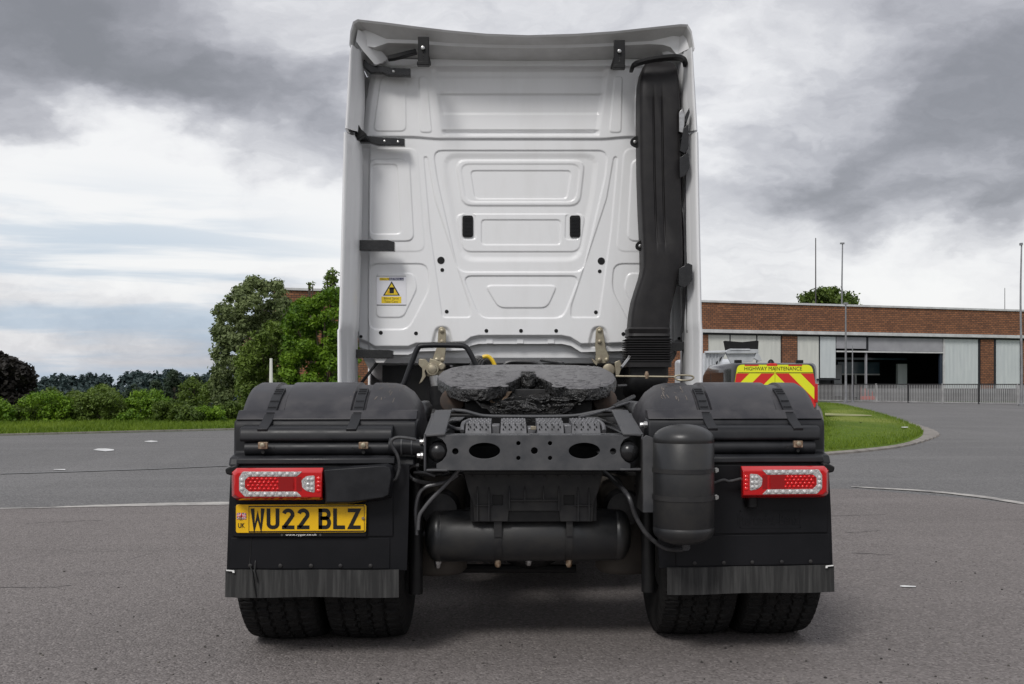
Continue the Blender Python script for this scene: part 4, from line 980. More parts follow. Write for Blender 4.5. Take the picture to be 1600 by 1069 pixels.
# ---- tail lamps (built on the left, mirrored to the right)
def lp(pts, Y): return pp(pts, Y)
m = MB(); sect = []
body0 = [(365, 737), (370, 731.5), (505, 731.5), (504.5, 780), (371, 781), (363.5, 775)]
f_ = pp([(372, 738), (503, 738), (502.5, 777), (373, 777.5), (367, 772), (366.5, 743)], -.022)
k_ = pp([(370, 731.5), (505.5, 731), (504.5, 781), (371, 781.5), (363, 776), (362.5, 738)], .0)
k2 = pp([(370, 731), (505.5, 730.5), (504.5, 782), (371, 782), (362, 776), (361.5, 738)], .05)
m.loft([[(x, -.024, zz) for x, zz in f_], [(x, .0, zz) for x, zz in k_], [(x, .05, zz) for x, zz in k2]])
TL = pair(m, 'tail_light', RED, T, bevel=.003)
yl = -.026
me = curve_plate([fillet(pp([(379, 737), (472, 737), (463.5, 744.8), (389, 744.8), (382.5, 750), (382.5, 762), (389, 768.2), (463.5, 768.2), (471.5, 776), (382, 776), (373.5, 767), (373.5, 746)], yl), .004, 2)], yl, .005, .0008)
l = link_mesh('clear_lens_ring', me, LENS, TL[0]); r_ = link_mesh('clear_lens_ring', me_mirror(me), LENS, TL[1])
me = curve_plate([fillet(pp([(383.5, 745.6), (461, 745.6), (461, 767.4), (383.5, 767.4)], yl+.002), .012, 3)], yl+.002, .004, .0005)
l = link_mesh('red_lens', me, REDL, TL[0]); r_ = link_mesh('red_lens', me_mirror(me), REDL, TL[1])
m = MB()
for row in range(4):
    for k in range(7):
        px = 388+k*7+(3.5 if row % 2 else 0); q = W(px, 748.5+row*5.2, yl)
        if px < 434: m.rev([(.0005, -.004), (.004, -.003), (.0065, .001)], (q.x, yl+.001, q.z), 'y', 8)
[o.__setitem__('kind', 'stuff') for o in pair(m, 'red_led', REDL, TL, smooth=60)]
m = MB(); a, b = W(435, 746, yl), W(458, 767, yl); m.box(a.x, b.x, yl, yl+.002, b.z, a.z); pair(m, 'dark_lens', REDD, TL)
m = MB(); a, b = W(463, 745.5, yl), W(471, 767.5, yl); m.box(a.x, b.x, yl+.001, yl+.004, b.z, a.z); pair(m, 'dark_lens', REDD, TL)
me = curve_plate([fillet(pp([(479, 744), (491.5, 743), (491.5, 770), (479, 767.5), (472, 762), (471, 750)], yl), .006, 3)], yl, .005, .0008)
l = link_mesh('reversing_lens', me, LENS, TL[0]); r_ = link_mesh('reversing_lens', me_mirror(me), LENS, TL[1])
m = MB()
for k in range(7):
    for py_ in (740.8, 772.2):
        q = W(391+k*11.6, py_, yl); m.rev([(.0005, -.005), (.006, -.004), (.0088, .0)], (q.x, yl-.0001, q.z), 'y', 12)
for py_ in (750, 757, 764): q = W(378, py_, yl); m.rev([(.0005, -.005), (.006, -.004), (.0088, .0)], (q.x, yl-.0001, q.z), 'y', 12)
for px, py_ in ((481, 749), (481, 757), (481, 764), (487.5, 749), (487.5, 757), (487.5, 764)):
    q = W(px, py_, yl); m.rev([(.0005, -.005), (.005, -.004), (.008, .0)], (q.x, yl-.0001, q.z), 'y', 12)
m.split('clear_led', LENSD, TL[0], smooth=60); mm_ = mb_mirror(m); mm_.ch = m.ch; mm_.split('clear_led', LENSD, TL[1], smooth=60)
m = MB()
for py_ in (748, 754, 760.5, 767): q = W(497.5, py_, yl+.002); m.rev([(.0005, -.004), (.006, -.003), (.009, .0)], (q.x, yl+.002, q.z), 'y', 12)
[o.__setitem__('kind', 'stuff') for o in pair(m, 'red_led', REDL, TL, smooth=60)]

# ---- number plate
yn = .048
m = MB(); m.prism(fillet(pp([(365, 791), (574, 791), (573, 838.5), (366, 838.5)], yn+.008), .008, 3), yn+.007, yn+.018); NP0 = m.build('plate_holder', FLAP, T, bevel=.002)
m = MB(); m.prism(fillet(pp([(368.5, 788.5), (572.5, 788.5), (571.5, 832), (368.5, 833)], yn), .009, 4), yn, yn+.008); NP = m.build('number_plate', PLATEY, T, bevel=.0015)
NP['label'] = 'yellow number plate under the left tail lamp'
yk = yn-.0012
def stroke(pts, wd_, m=None):   # pts in px; wd_ px; flat mitred ribbon
    P = [Vector(p) for p in pts]; L = []; R_ = []
    for i, p in enumerate(P):
        d0 = (p-P[i-1]).normalized() if i else None; d1 = (P[i+1]-p).normalized() if i < len(P)-1 else None
        if d0 is None: d0 = d1
        if d1 is None: d1 = d0
        n0 = Vector((-d0.y, d0.x)); n1 = Vector((-d1.y, d1.x)); nn = (n0+n1); nn.normalize(); k = 1/max(nn.dot(n0), .4)
        L.append(p+nn*wd_/2*k); R_.append(p-nn*wd_/2*k)
    for i in range(len(P)-1):
        q = pp([L[i], L[i+1], R_[i+1], R_[i]], yk); m.prism(q, yk, yk+.0011)
def arc(cx, cy, rx, ry, a0, a1, n=8): return [(cx+rx*math.cos(math.radians(a0+(a1-a0)*k/n)), cy-ry*math.sin(math.radians(a0+(a1-a0)*k/n))) for k in range(n+1)]
# glyph boxes from the plate: x ranges, y 794.5..827
y0, y1 = 794.6, 827.0; sw = 5.9
def glyph(ch, x0, x1):
    m = MB(); h = sw/2; a, b = x0+h, x1-h; t, bt = y0+h, y1-h
    if ch == 'W': stroke([(x0+2.5, y0), (x0+5.4, y1-1), ((x0+x1)/2, y0+11), (x1-5.4, y1-1), (x1-2.5, y0)], sw, m)
    if ch == 'U': stroke([(a, y0)]+arc(a+6, bt-6, 6, 6, 180, 270)+arc(b-6, bt-6, 6, 6, 270, 360)+[(b, y0)], sw, m)
    if ch == '2': stroke(arc((a+b)/2, t+6.5, (b-a)/2, 6.5, 165, -25, 12)+[(a+.5, bt), ], sw, m); stroke([(x0, bt), (x1, bt)], sw, m)
    if ch == 'B':
        stroke([(a, y0), (a, y1)], sw, m); mid = (y0+y1)/2-1
        stroke([(x0, t)]+arc(b-5.5, (t+mid)/2, 5.2, (mid-t)/2, 90, -90)+[(a, mid)], sw, m)
        stroke([(a, mid)]+arc(b-5, (bt+mid)/2, 5.2, (bt-mid)/2, 90, -90)+[(x0, bt)], sw, m)
    if ch == 'L': stroke([(a, y0), (a, bt), (x1, bt)], sw, m)
    if ch == 'Z': stroke([(x0, t), (b-.5, t), (a+.5, bt), (x1, bt)], sw, m)
    m.build('plate_character', INK, NP, smooth=0)
for ch, x0, x1 in (('W', 392, 413), ('U', 416.5, 436.5), ('2', 440.5, 460), ('2', 464, 483.5), ('B', 497.5, 517), ('L', 520.5, 539), ('Z', 543.5, 563.5)): glyph(ch, x0, x1)
m = MB()
for a, b in (((388.5, 790.6), (569, 791.3)), ((388.5, 830.2), (569.5, 830.9)), ((388.5, 790.6), (389.2, 830.8)), ((568.8, 790.6), (569.5, 830.8))):
    p0, p1 = W(*a, yk), W(*b, yk); m.box(p0.x, p1.x, yk, yk+.0011, p1.z, p0.z)
m.split('plate_border', INK, NP)
txt('UK', 372, 382.5, 817.5, 825, yk, INK, NP, .02)
fl_ = lambda pl, mt, k: flat(pl, mt, yk-.0006*k, 'flag_mark', NP)
NAVY = mat('flag_blue', (.015, .03, .16), rough=.4); FRED = mat('flag_red', (.6, .01, .02), rough=.4); FWH = mat('flag_white', (.8, .8, .8), rough=.4)
fl_([(370, 801.5), (384.5, 801.5), (384.5, 811.5), (370, 811.5)], NAVY, 0)
for pl in ([(370, 801.5), (371.8, 801.5), (384.5, 810), (384.5, 811.5), (382.7, 811.5), (370, 803)], [(382.7, 801.5), (384.5, 801.5), (384.5, 803), (371.8, 811.5), (370, 811.5), (370, 810)]): fl_(pl, FWH, 1)
for pl in ([(370, 801.5), (370.8, 801.5), (384.5, 810.8), (384.5, 811.5), (383.7, 811.5), (370, 802.2)], [(383.7, 801.5), (384.5, 801.5), (384.5, 802.2), (370.8, 811.5), (370, 811.5), (370, 810.8)]): fl_(pl, FRED, 2)
fl_([(375.7, 801.5), (378.8, 801.5), (378.8, 811.5), (375.7, 811.5)], FWH, 3); fl_([(370, 805), (384.5, 805), (384.5, 808), (370, 808)], FWH, 3)
fl_([(376.4, 801.5), (378.1, 801.5), (378.1, 811.5), (376.4, 811.5)], FRED, 4); fl_([(370, 805.7), (384.5, 805.7), (384.5, 807.3), (370, 807.3)], FRED, 4)
for px, py_ in ((375.5, 809.5), (567.5, 810)):
    m = MB(); m.rev([(.004, -.004), (.0065, -.002), (.0065, 0)], W(px, py_, yk-.002), 'y', 10); m.build('plate_screw', RUSTY, NP)
txt('www.rygor.co.uk', 446, 495, 834.2, 837.8, yn+.0062, FWH, NP0, .008)
for px in (440.5, 500.5):
    m = MB(); m.rev([(.003, -.001), (.0045, -.001), (.0045, .001)], W(px, 836, yn+.0065), 'y', 8); m.build('holder_mark', CHAS, NP0)

# ---- wheels
def tyre_mesh(Wd=.342, R_=.502, rim=.286, na=440):
    pr = []   # s (across), r
    hw = Wd/2
    side = [(-hw*.60, rim), (-hw*.78, rim+.012), (-hw*.93, rim+.05), (-hw, rim+.11), (-hw*.985, rim+.15), (-hw*.95, R_-.035), (-hw*.90, R_-.016)]
    ns = 46; tr = [(-hw*.86+2*hw*.86*k/(ns-1), 0) for k in range(ns)]
    tr = [(s, R_-.004-.010*abs(s/(hw*.86))**3.2+.004*(1-(s/hw)**2)) for s, _ in tr]
    prof = side+tr+[(-s, r) for s, r in side[::-1]]; n = len(prof)
    s = np.array([p[0] for p in prof]); r = np.array([p[1] for p in prof])
    th = np.linspace(0, 2*np.pi, na, endpoint=False); SS, TH = np.meshgrid(s, th); RR = np.tile(r, (na, 1))
    tread = (np.arange(n) >= len(side)) & (np.arange(n) < len(side)+ns)
    arc_ = TH*R_
    zig = .005*np.sign(np.sin(arc_*2*np.pi/.058))
    d = np.zeros_like(RR)
    for c in (-.088, -.03, .03, .088): d = np.maximum(d, (np.abs(SS-c-zig*(1 if abs(c) < .05 else .6)) < .0050).astype(float))
    ph = (arc_+SS*.10*np.sign(SS))/(.0495)+ .5*(np.abs(SS) < .03)
    d = np.maximum(d, .85*((ph % 1) < .15)*(np.abs(SS) > .005))
    ph2 = (arc_-SS*.25)/(.0247)
    d = np.maximum(d, .35*((ph2 % 1) < .22))
    RR = RR-d*.012*tread[None, :]
    shoulder = (np.abs(SS) > hw*.86) & (RR > R_-.05)
    RR = RR-.006*shoulder*((arc_/.0495 % 1) < .3)
    co = np.stack([SS, RR*np.sin(TH), RR*np.cos(TH)], -1).reshape(-1, 3)
    i, j = np.meshgrid(np.arange(na), np.arange(n-1), indexing='ij'); i2 = (i+1) % na
    fc = np.stack([i*n+j, i2*n+j, i2*n+j+1, i*n+j+1], -1).reshape(-1, 4)
    return np_mesh('tyre', co, fc)
tm = tyre_mesh(); 
rimM = MB(); rimM.rev([(.05, .02), (.10, .03), (.16, .06), (.2, .06), (.24, .1), (.29, .125), (.30, .10), (.27, .05), (.26, -.05), (.30, -.10), (.29, -.125), (.05, -.1)], (0, 0, 0), 'x', 40)
rm = rimM.mesh('rim'); rm.materials.append(CHASD)
first = True
for x, y in ((-1.06, .62), (-.70, .62), (2*XM+1.06, .62), (2*XM+.70, .62), (-1.04, 4.35), (1.06, 4.35)):
    if first: o = link_mesh('tyre', tm, RUB, T, smooth=30); first = False
    else: o = bpy.data.objects.new('tyre', tm); COL.objects.link(o); o.parent = T
    o.location = Vector((x, y, .5))-T.location; o.rotation_euler = (random.random()*.3, 0, 0)
    q = bpy.data.objects.new('rim', rm); COL.objects.link(q); q.parent = o
    if x > 0: q.rotation_euler = (0, 0, 0)
    else: q.rotation_euler = (0, 0, math.pi)
# ================================================================ GROUND
def S01(a, b, x):
    t = min(1, max(0, (x-a)/(b-a))); return t*t*(3-2*t)
def terr(x, y):
    lat, dep = camfr(x, y)
    drop = 9*S01(30, 110, dep)*S01(7, 24, -lat-.05*max(dep-30, 0))
    drop += 9*S01(140, 260, dep)*(1-S01(7, 24, -lat-.05*max(dep-30, 0)))
    return -drop
def grass_mat(name, c1, c2, c3, sc=1.0):
    m = mat(name, c1, c2, rough=.85, nscale=6*sc, bump=.6, bscale=55, bdist=.03, spec=.2, detail=8, lo=.3, hi=.7)
    t = m.node_tree; b = t.nodes['Principled BSDF']; l = [k for k in t.links if k.to_socket == b.inputs['Base Color']][0]; src = l.from_socket
    n = t.nodes.new('ShaderNodeTexNoise'); n.inputs['Scale'].default_value = .35*sc; n.inputs['Detail'].default_value = 5
    tcn = t.nodes.new('ShaderNodeTexCoord'); mp = t.nodes.new('ShaderNodeMapping'); mp.inputs['Scale'].default_value = (1, .45, 1)
    t.links.new(tcn.outputs['Object'], mp.inputs[0]); t.links.new(mp.outputs[0], n.inputs['Vector'])
    r = t.nodes.new('ShaderNodeMapRange'); r.inputs[1].default_value = .45; r.inputs[2].default_value = .68; t.links.new(n.outputs['Fac'], r.inputs[0])
    mx = t.nodes.new('ShaderNodeMix'); mx.data_type = 'RGBA'; mx.inputs[7].default_value = (*c3, 1); t.links.new(r.outputs[0], mx.inputs[0]); t.links.new(src, mx.inputs[6]); t.links.new(mx.outputs[2], b.inputs['Base Color'])
    return m
GRASS = grass_mat('lawn_grass', (.060, .11, .008), (.13, .20, .013), (.22, .25, .045))
FIELD = grass_mat('rough_ground', (.03, .06, .015), (.05, .09, .02), (.07, .09, .03), .3)
def tarmac(name, ca, cb, agg, light, scale=1.0, near=True):
    m = bpy.data.materials.new(name); m.use_nodes = True; t = m.node_tree; b = t.nodes['Principled BSDF']
    tcn = t.nodes.new('ShaderNodeTexCoord')
    def nz(s, d=5, r=.55, st=None):
        n = t.nodes.new('ShaderNodeTexNoise'); n.inputs['Scale'].default_value = s; n.inputs['Detail'].default_value = d; n.inputs['Roughness'].default_value = r
        v = tcn.outputs['Object']
        if st:
            mp = t.nodes.new('ShaderNodeMapping'); mp.inputs['Scale'].default_value = st; mp.inputs['Rotation'].default_value = (0, 0, .12); t.links.new(v, mp.inputs[0]); v = mp.outputs[0]
        t.links.new(v, n.inputs['Vector']); return n.outputs['Fac']
    def mr(s, a, b_, c=0, d=1):
        r = t.nodes.new('ShaderNodeMapRange'); r.inputs[1].default_value = a; r.inputs[2].default_value = b_; r.inputs[3].default_value = c; r.inputs[4].default_value = d
        t.links.new(s, r.inputs[0]); return r.outputs[0]
    def mixc(f, a, b_):
        x = t.nodes.new('ShaderNodeMix'); x.data_type = 'RGBA'
        t.links.new(f, x.inputs[0])
        for k, v in ((6, a), (7, b_)):
            if hasattr(v, 'is_linked'): t.links.new(v, x.inputs[k])
            else: x.inputs[k].default_value = (*v, 1)
        return x.outputs[2]
    base = mixc(mr(nz(.35, 6, .6, (1, .6, 1)), .38, .62), ca, cb)
    # wear streaks and old patches
    base = mixc(mr(nz(.5, 4, .5, (.25, 2.2, 1)), .52, .70, 0, .45), base, tuple(x*1.28 for x in cb))
    base = mixc(mr(nz(.8, 5, .6, (.5, 1.5, 1)), .58, .72, 0, .5), base, tuple(x*.66 for x in ca))
    base = mixc(mr(nz(2.2, 6, .62), .62, .74, 0, .38), base, tuple(x*.5 for x in ca))
    base = mixc(mr(nz(.22, 3, .5, (1.8, .25, 1)), .56, .66, 0, .30), base, tuple(x*1.35 for x in cb))
    vo = t.nodes.new('ShaderNodeTexVoronoi'); vo.inputs['Scale'].default_value = 95*scale; t.links.new(tcn.outputs['Object'], vo.inputs['Vector'])
    vc = t.nodes.new('ShaderNodeSeparateColor'); t.links.new(vo.outputs['Color'], vc.inputs[0])
    base = mixc(mr(vc.outputs[0], .62, .95, 0, .85), base, light)
    base = mixc(mr(vc.outputs[1], .68, .95, 0, .8), base, agg)
    t.links.new(base, b.inputs['Base Color']); b.inputs['Roughness'].default_value = .82; b.inputs['Specular IOR Level'].default_value = .35
    ad = t.nodes.new('ShaderNodeMath'); ad.operation = 'MULTIPLY_ADD'; t.links.new(vo.outputs['Distance'], ad.inputs[0]); ad.inputs[1].default_value = -1.2
    t.links.new(nz(40, 4), ad.inputs[2])
    bp = t.nodes.new('ShaderNodeBump'); bp.inputs['Strength'].default_value = .75; bp.inputs['Distance'].default_value = .006
    t.links.new(ad.outputs[0], bp.inputs['Height']); t.links.new(bp.outputs[0], b.inputs['Normal'])
    return m
TARN = tarmac('yard_tarmac', (.168, .151, .145), (.194, .175, .168), (.095, .084, .080), (.275, .25, .24))
TARF = tarmac('road_tarmac', (.138, .135, .135), (.165, .161, .160), (.08, .08, .08), (.23, .225, .22), .7)
KERB = mat('concrete_kerb', (.19, .17, .155), (.28, .26, .235), rough=.8, nscale=4, bump=.2, bscale=40)
PAINTL = mat('worn_road_paint', (.46, .44, .41), (.19, .18, .175), rough=.7, nscale=5, detail=9, lo=.42, hi=.66)
PATCHM = tarmac('pinkish_tarmac', (.22, .17, .145), (.25, .20, .17), (.10, .08, .07), (.36, .31, .28))
# one terrain sheet to the horizon
xs = sorted(set([-1500, -900, -500, -300]+list(range(-200, 201, 8))+[300, 500, 900, 1500])); ys = sorted(set([-300, -60, -20]+list(range(-8, 300, 6))+[340, 400, 500, 700, 1000, 1600, 2600]))
vs = [(x, y, terr(x, y)) for y in ys for x in xs]; nx = len(xs)
fs = [(j*nx+i, j*nx+i+1, (j+1)*nx+i+1, (j+1)*nx+i) for j in range(len(ys)-1) for i in range(nx-1)]
m = MB(); m.add(vs, fs); g = m.build('ground', FIELD, None, smooth=180); g['kind'] = 'structure'
def sheet(pts, z, name, mt, sub=0):
    m = MB(); m.add([(p[0], p[1], z) for p in pts], [tuple(range(len(pts)))]); o = m.build(name, mt, None, smooth=0); o['kind'] = 'structure'
    if o.data.polygons[0].normal.z < 0: o.data.flip_normals()
    return o
# road: everything paved up to the verge on the left and the fence on the right
A0 = P3(-900, 17.5, 0); 
edge = [G(-250, 690), G(0, 681.5), G(365, 672.5), P3(600, 31, 0), P3(900, 40, 0), P3(1100, 70.8, 0), P3(1300, 71.5, 0), P3(1700, 66, 0), P3(2600, 50, 0)]
road = [(-80, -14, 0), (60, -14, 0)]+[(p.x, p.y) for p in reversed(edge)]+[(-80, G(-250, 690).y-6)]
sheet([p[:2] for p in road], .005, 'road', TARF)
yb_ = [(-60, -12), (50, -12)]+[tuple(P3(px, D, 0)[:2]) for px, D in ((3400, 9.5), (2200, 9.6), (1600, 10.25), (1500, 10.9), (1420, 11.3), (1340, 11.8), (1100, 12), (800, 12), (600, 11.2), (355, 10.45), (105, 10.15), (0, 9.9), (-900, 9.0), (-3000, 8.4))]
sheet(yb_, .009, 'yard', TARN)
def ribbon(pts, name, mt, z=.013, kind='structure'):
    """pts: (px, py_top, py_bottom) on the ground"""
    m = MB(); n = len(pts); a = [G(p[0], p[1]) for p in pts]; b = [G(p[0], p[2]) for p in pts]
    vs = [(p.x, p.y, z) for p in a]+[(p.x, p.y, z) for p in b]
    m.add(vs, [(i, i+n, i+n+1, i+1) for i in range(n-1)]); o = m.build(name, mt, None, smooth=0); o['kind'] = kind; return o
ribbon([(-600, 801, 803), (0, 796, 797), (70, 795, 796), (105, 793, 795), (150, 791, 794), (250, 788, 792.3), (355, 786, 790.8), (520, 783, 788)], 'road_marking', PAINTL)
ribbon([(1330, 761.5, 762.3), (1362, 763.2, 764.8), (1420, 766, 768), (1480, 770.5, 773), (1540, 777, 780.5), (1600, 787, 790.5), (1700, 799, 803), (1900, 825, 830)], 'road_marking', PAINTL)
ribbon([(0, 741.2, 742.2), (120, 737.5, 738.6), (240, 733.5, 734.6), (355, 728.5, 729.6)], 'road_marking', tarmac('faded_line', (.17, .17, .17), (.20, .20, .20), (.12, .12, .12), (.26, .26, .26)))
MARKW = mat('fresh_road_paint', (.78, .78, .77), (.5, .5, .5), rough=.6, nscale=4)
for pts in ([(146, 704, 704.4), (153, 702.2, 705.2), (165, 702, 706.6), (178, 703.4, 705)], [(226, 690.5, 691.2), (236, 689.4, 692), (246, 690.2, 691.2)], [(1406, 919, 920), (1412, 918.4, 921), (1431, 919.6, 921.2)]): ribbon(pts, 'road_arrow' if pts[0][0] < 500 else 'paint_dash', MARKW, .014)
ribbon([(84, 734.8, 735.6), (102, 734.6, 736.2)], 'paint_dash', MARKW, .014)
# faint cracks and tar seams in the yard
m = MB(); random.seed(12)
for pts in ([(118, 903), (150, 893), (190, 880), (235, 867), (262, 858)], [(160, 815), (100, 817), (40, 820)], [(1320, 834), (1350, 833), (1375, 831)], [(1240, 812), (1300, 808), (1385, 806)], [(1395, 870), (1330, 866)], [(0, 921), (60, 921), (110, 918)]):
    P = [G(a, b, .0105) for a, b in pts]
    P = [p+Vector((0, random.uniform(-.02, .02), 0)) for p in spline(P, 6)]
    for i in range(len(P)-1):
        w_ = .007*random.uniform(.4, 1.2); m.add([P[i]+Vector((0, -w_, 0)), P[i+1]+Vector((0, -w_, 0)), P[i+1]+Vector((0, w_, 0)), P[i]+Vector((0, w_, 0))], [(0, 1, 2, 3)])
o = m.build('tarmac_crack', mat('crack_tar', (.05, .046, .045), rough=.8), None, smooth=0); o['kind'] = 'structure'
# small stones lying about
m = MB(); random.seed(4)
for k in range(420):
    px = random.uniform(-100, 1700); py_ = 860+240*random.random()**.8
    if 350 < px < 1300 and py_ < 1000: continue
    p = G(px, py_, .009); r = random.choice([.002, .003, .003, .004, .005, .007]) 
    rg = [[p+Vector((r*q*math.cos(a)*random.uniform(.7, 1.2), r*q*math.sin(a)*random.uniform(.7, 1.2), h*r)) for a in (0, 1.26, 2.5, 3.77, 5.0)] for q, h in ((1, 0), (.9, .6), (.3, .9))]
    m.loft(rg)
o = m.build('gravel', mat('dark_stone', (.035, .032, .03), (.25, .23, .21), nscale=3, rough=.9, lo=.5, hi=.62), None); o['kind'] = 'stuff'
# verge on the left
vg = [G(-260, 689.5), G(0, 681), G(365, 672), P3(560, 29.5, 0), P3(700, 33, 0), P3(700, 42, 0), P3(520, 40, 0), P3(365, 34, 0), P3(0, 31, 0), P3(-260, 27, 0)]
m = MB(); n = 60
def along(P, k, n):
    L = [0]; 
    for i in range(1, len(P)): L.append(L[-1]+(P[i]-P[i-1]).length)
    d = L[-1]*k/n; i = min(max(j for j in range(len(L)) if L[j] <= d+1e-9), len(P)-2); t = (d-L[i])/(L[i+1]-L[i]); return P[i].lerp(P[i+1], t)
nearE = [G(-400, 698), G(-260, 690), G(0, 680.3), G(180, 675.8), G(365, 671.4), P3(560, 29.5, 0), P3(700, 33, 0)]; farE = [P3(-400, 30, 0), P3(-260, 30, 0), P3(0, 31, 0), P3(180, 33, 0), P3(365, 35, 0), P3(560, 44, 0), P3(700, 46, 0)]
rg = []
for k in range(n+1):
    a, b = along(nearE, k, n), along(farE, k, n); row = []
    for j in range(7):
        p = a.lerp(b, j/6); z = max(terr(p.x, p.y), -9)+.012+.10*S01(0, .5, j/6)*.3+.02*random.random()*(j > 0); row.append((p.x, p.y, z))
    rg.append(row)
m.loft(rg, closed=False); v_ = m.build('grass_verge', GRASS, None, smooth=180); v_['kind'] = 'structure'
m = MB()
for k in range(n):
    a, b = along(nearE, k, n), along(nearE, k+.96, n); d = (b-a).normalized(); q = Vector((-d.y, d.x, 0))
    m.hexa([a-q*.12, b-q*.12, b, a, a-q*.12+Vector((0, 0, .035)), b-q*.12+Vector((0, 0, .035)), b+Vector((0, 0, .035)), a+Vector((0, 0, .035))])
kb = empty('verge_kerb', nearE[2], 'long low concrete kerb edging the grass verge on the left', 'kerb')
for o in m.split('kerb_stone', KERB, kb, smooth=0): pass
# grass island on the right
isl = [G(1283, 712), G(1300, 710.5), G(1350, 706), G(1400, 699.5), G(1428, 692), G(1441, 684.5), G(1441, 678), G(1428, 669), G(1400, 658), G(1370, 648), G(1340, 640.5), G(1318, 635), G(1300, 632.5), G(1278, 631.5), P3(1283, 48, 0), P3(1287, 34, 0), P3(1288, 24, 0)]
isl = spline(isl, 3)
c = P3(1345, 28, 0); m = MB(); rg = []
for f_, z in ((1, .05), (.9, .10), (.6, .13), (.3, .14), (.02, .15)): rg.append([(c.x+(p.x-c.x)*f_, c.y+(p.y-c.y)*f_, z) for p in isl])
m.loft(rg, cap=False); i_ = m.build('grass_island', GRASS, None, smooth=180); i_['kind'] = 'structure'
kb = empty('island_kerb', isl[3], 'curved pale concrete kerb round the tip of the grass island', 'kerb')
m = MB(); L = isl[1:40]
def off(P, i, d):
    t = (P[min(i+1, len(P)-1)]-P[max(i-1, 0)]).normalized(); return P[i]+Vector((t.y, -t.x, 0))*d
for i in range(len(L)-1):
    wd = .10+.26*math.exp(-((i-17)/5.0)**2)
    a, b = off(L, i, wd), off(L, i+1, wd); a2, b2 = off(L, i, .0), off(L, i+1, .0)
    g_ = (b-a)*.02; up = Vector((0, 0, .055)); m.hexa([a+g_, b-g_, b2-g_, a2+g_, a+g_+up*.6, b-g_+up*.6, b2-g_+up, a2+g_+up])
m.split('kerb_stone', KERB, kb, smooth=0)
ribbon([(1289, 652.5, 656.5), (1300, 652.9, 656.9), (1320, 654, 657.5), (1345, 655, 657.6), (1362, 656.4, 657.4)], 'worn_path', mat('bare_sand', (.36, .33, .20), (.22, .26, .07), rough=.9, nscale=1.2), .155)
ribbon([(1408, 677.8, 678.4), (1414, 677.2, 679), (1419, 677.6, 678.6)], 'drain_cover', MARKW, .156)

# ---------------------------------------------------------------- blades of grass
def np_tris(name, base, hgt, wid, mt, kind='stuff'):
    n = len(base); a = RNG.uniform(0, 2*np.pi, n); d = np.stack([np.cos(a), np.sin(a), np.zeros(n)], -1)*wid[:, None]
    lean = np.stack([RNG.normal(0, .4, n), RNG.normal(0, .4, n), np.ones(n)], -1)*hgt[:, None]
    co = np.stack([base-d, base+d, base+lean], 1).reshape(-1, 3); fc = np.arange(3*n).reshape(-1, 3)
    me = np_mesh(name, co, fc); at = me.attributes.new('tint', 'FLOAT', 'FACE'); at.data.foreach_set('value', RNG.uniform(0, 1, n).astype(np.float32))
    o = link_mesh(name, me, mt, None, smooth=0); o['kind'] = kind; return o
BLADE = leafmat('grass_blades', (.075, .135, .008), (.19, .27, .025), .35)
def inpoly(x, y, P):
    r = np.zeros(x.shape, bool); n = len(P)
    for i in range(n):
        x1, y1 = P[i][0], P[i][1]; x2, y2 = P[i-1][0], P[i-1][1]
        r ^= ((y1 > y) != (y2 > y)) & (x < (x2-x1)*(y-y1)/((y2-y1)+1e-12)+x1)
    return r
N_ = 150000; bx = np.array([[p.x, p.y] for p in isl]); X = RNG.uniform(bx[:, 0].min(), bx[:, 0].max(), N_); Yy = bx[:, 1].min()+(bx[:, 1].max()-bx[:, 1].min())*RNG.random(N_)**1.6
k_ = inpoly(X, Yy, [tuple(p) for p in bx]); X, Yy = X[k_], Yy[k_]
b_ = np.stack([X, Yy, np.full(len(X), .08)], -1); np_tris('lawn', b_, RNG.uniform(.05, .10, len(X)), RNG.uniform(.004, .010, len(X)), BLADE)
i_, j_ = RNG.integers(0, n, 60000), RNG.random(60000)
A = np.array([tuple(along(nearE, k, n)) for k in range(n+1)]); B = np.array([tuple(along(farE, k, n)) for k in range(n+1)])
t_ = RNG.random(60000); a = A[i_]*(1-t_[:, None])+A[i_+1]*t_[:, None]; b = B[i_]*(1-t_[:, None])+B[i_+1]*t_[:, None]; b_ = a*(1-j_[:, None])+b*j_[:, None]
b_[:, 2] = [terr(p[0], p[1])+.02 for p in b_]; b_[:, 2] += .03*np.clip(j_*2, 0, 1)
np_tris('lawn', b_, RNG.uniform(.05, .12, len(b_)), RNG.uniform(.006, .014, len(b_)), BLADE)

# ================================================================ DEPOT BUILDING
def invD(px): return 1/70.0+(px-1100)*(-3.26e-6)
def FP(px, z=0): return P3(px, 1/invD(px), z)
O_ = FP(1100); t_ = (FP(1600)-O_); t_.z = 0; t_.normalize(); ang = math.atan2(t_.y, t_.x)
def fx(px):   # distance along the facade where a pixel column meets it
    return (FP(px)-O_).dot(t_)
def fz(py, px): return CZ+(PY0-py)/FPX/invD(px)
BR = bpy.data.materials.new('brown_brick'); BR.use_nodes = True; tt = BR.node_tree; bb_ = tt.nodes['Principled BSDF']; bb_.inputs['Roughness'].default_value = .85
tcn = tt.nodes.new('ShaderNodeTexCoord'); sp = tt.nodes.new('ShaderNodeSeparateXYZ'); cb = tt.nodes.new('ShaderNodeCombineXYZ')
tt.links.new(tcn.outputs['Object'], sp.inputs[0]); tt.links.new(sp.outputs[0], cb.inputs[0]); tt.links.new(sp.outputs[2], cb.inputs[1])
bt_ = tt.nodes.new('ShaderNodeTexBrick'); bt_.inputs['Scale'].default_value = 1; bt_.inputs['Brick Width'].default_value = .30; bt_.inputs['Row Height'].default_value = .13
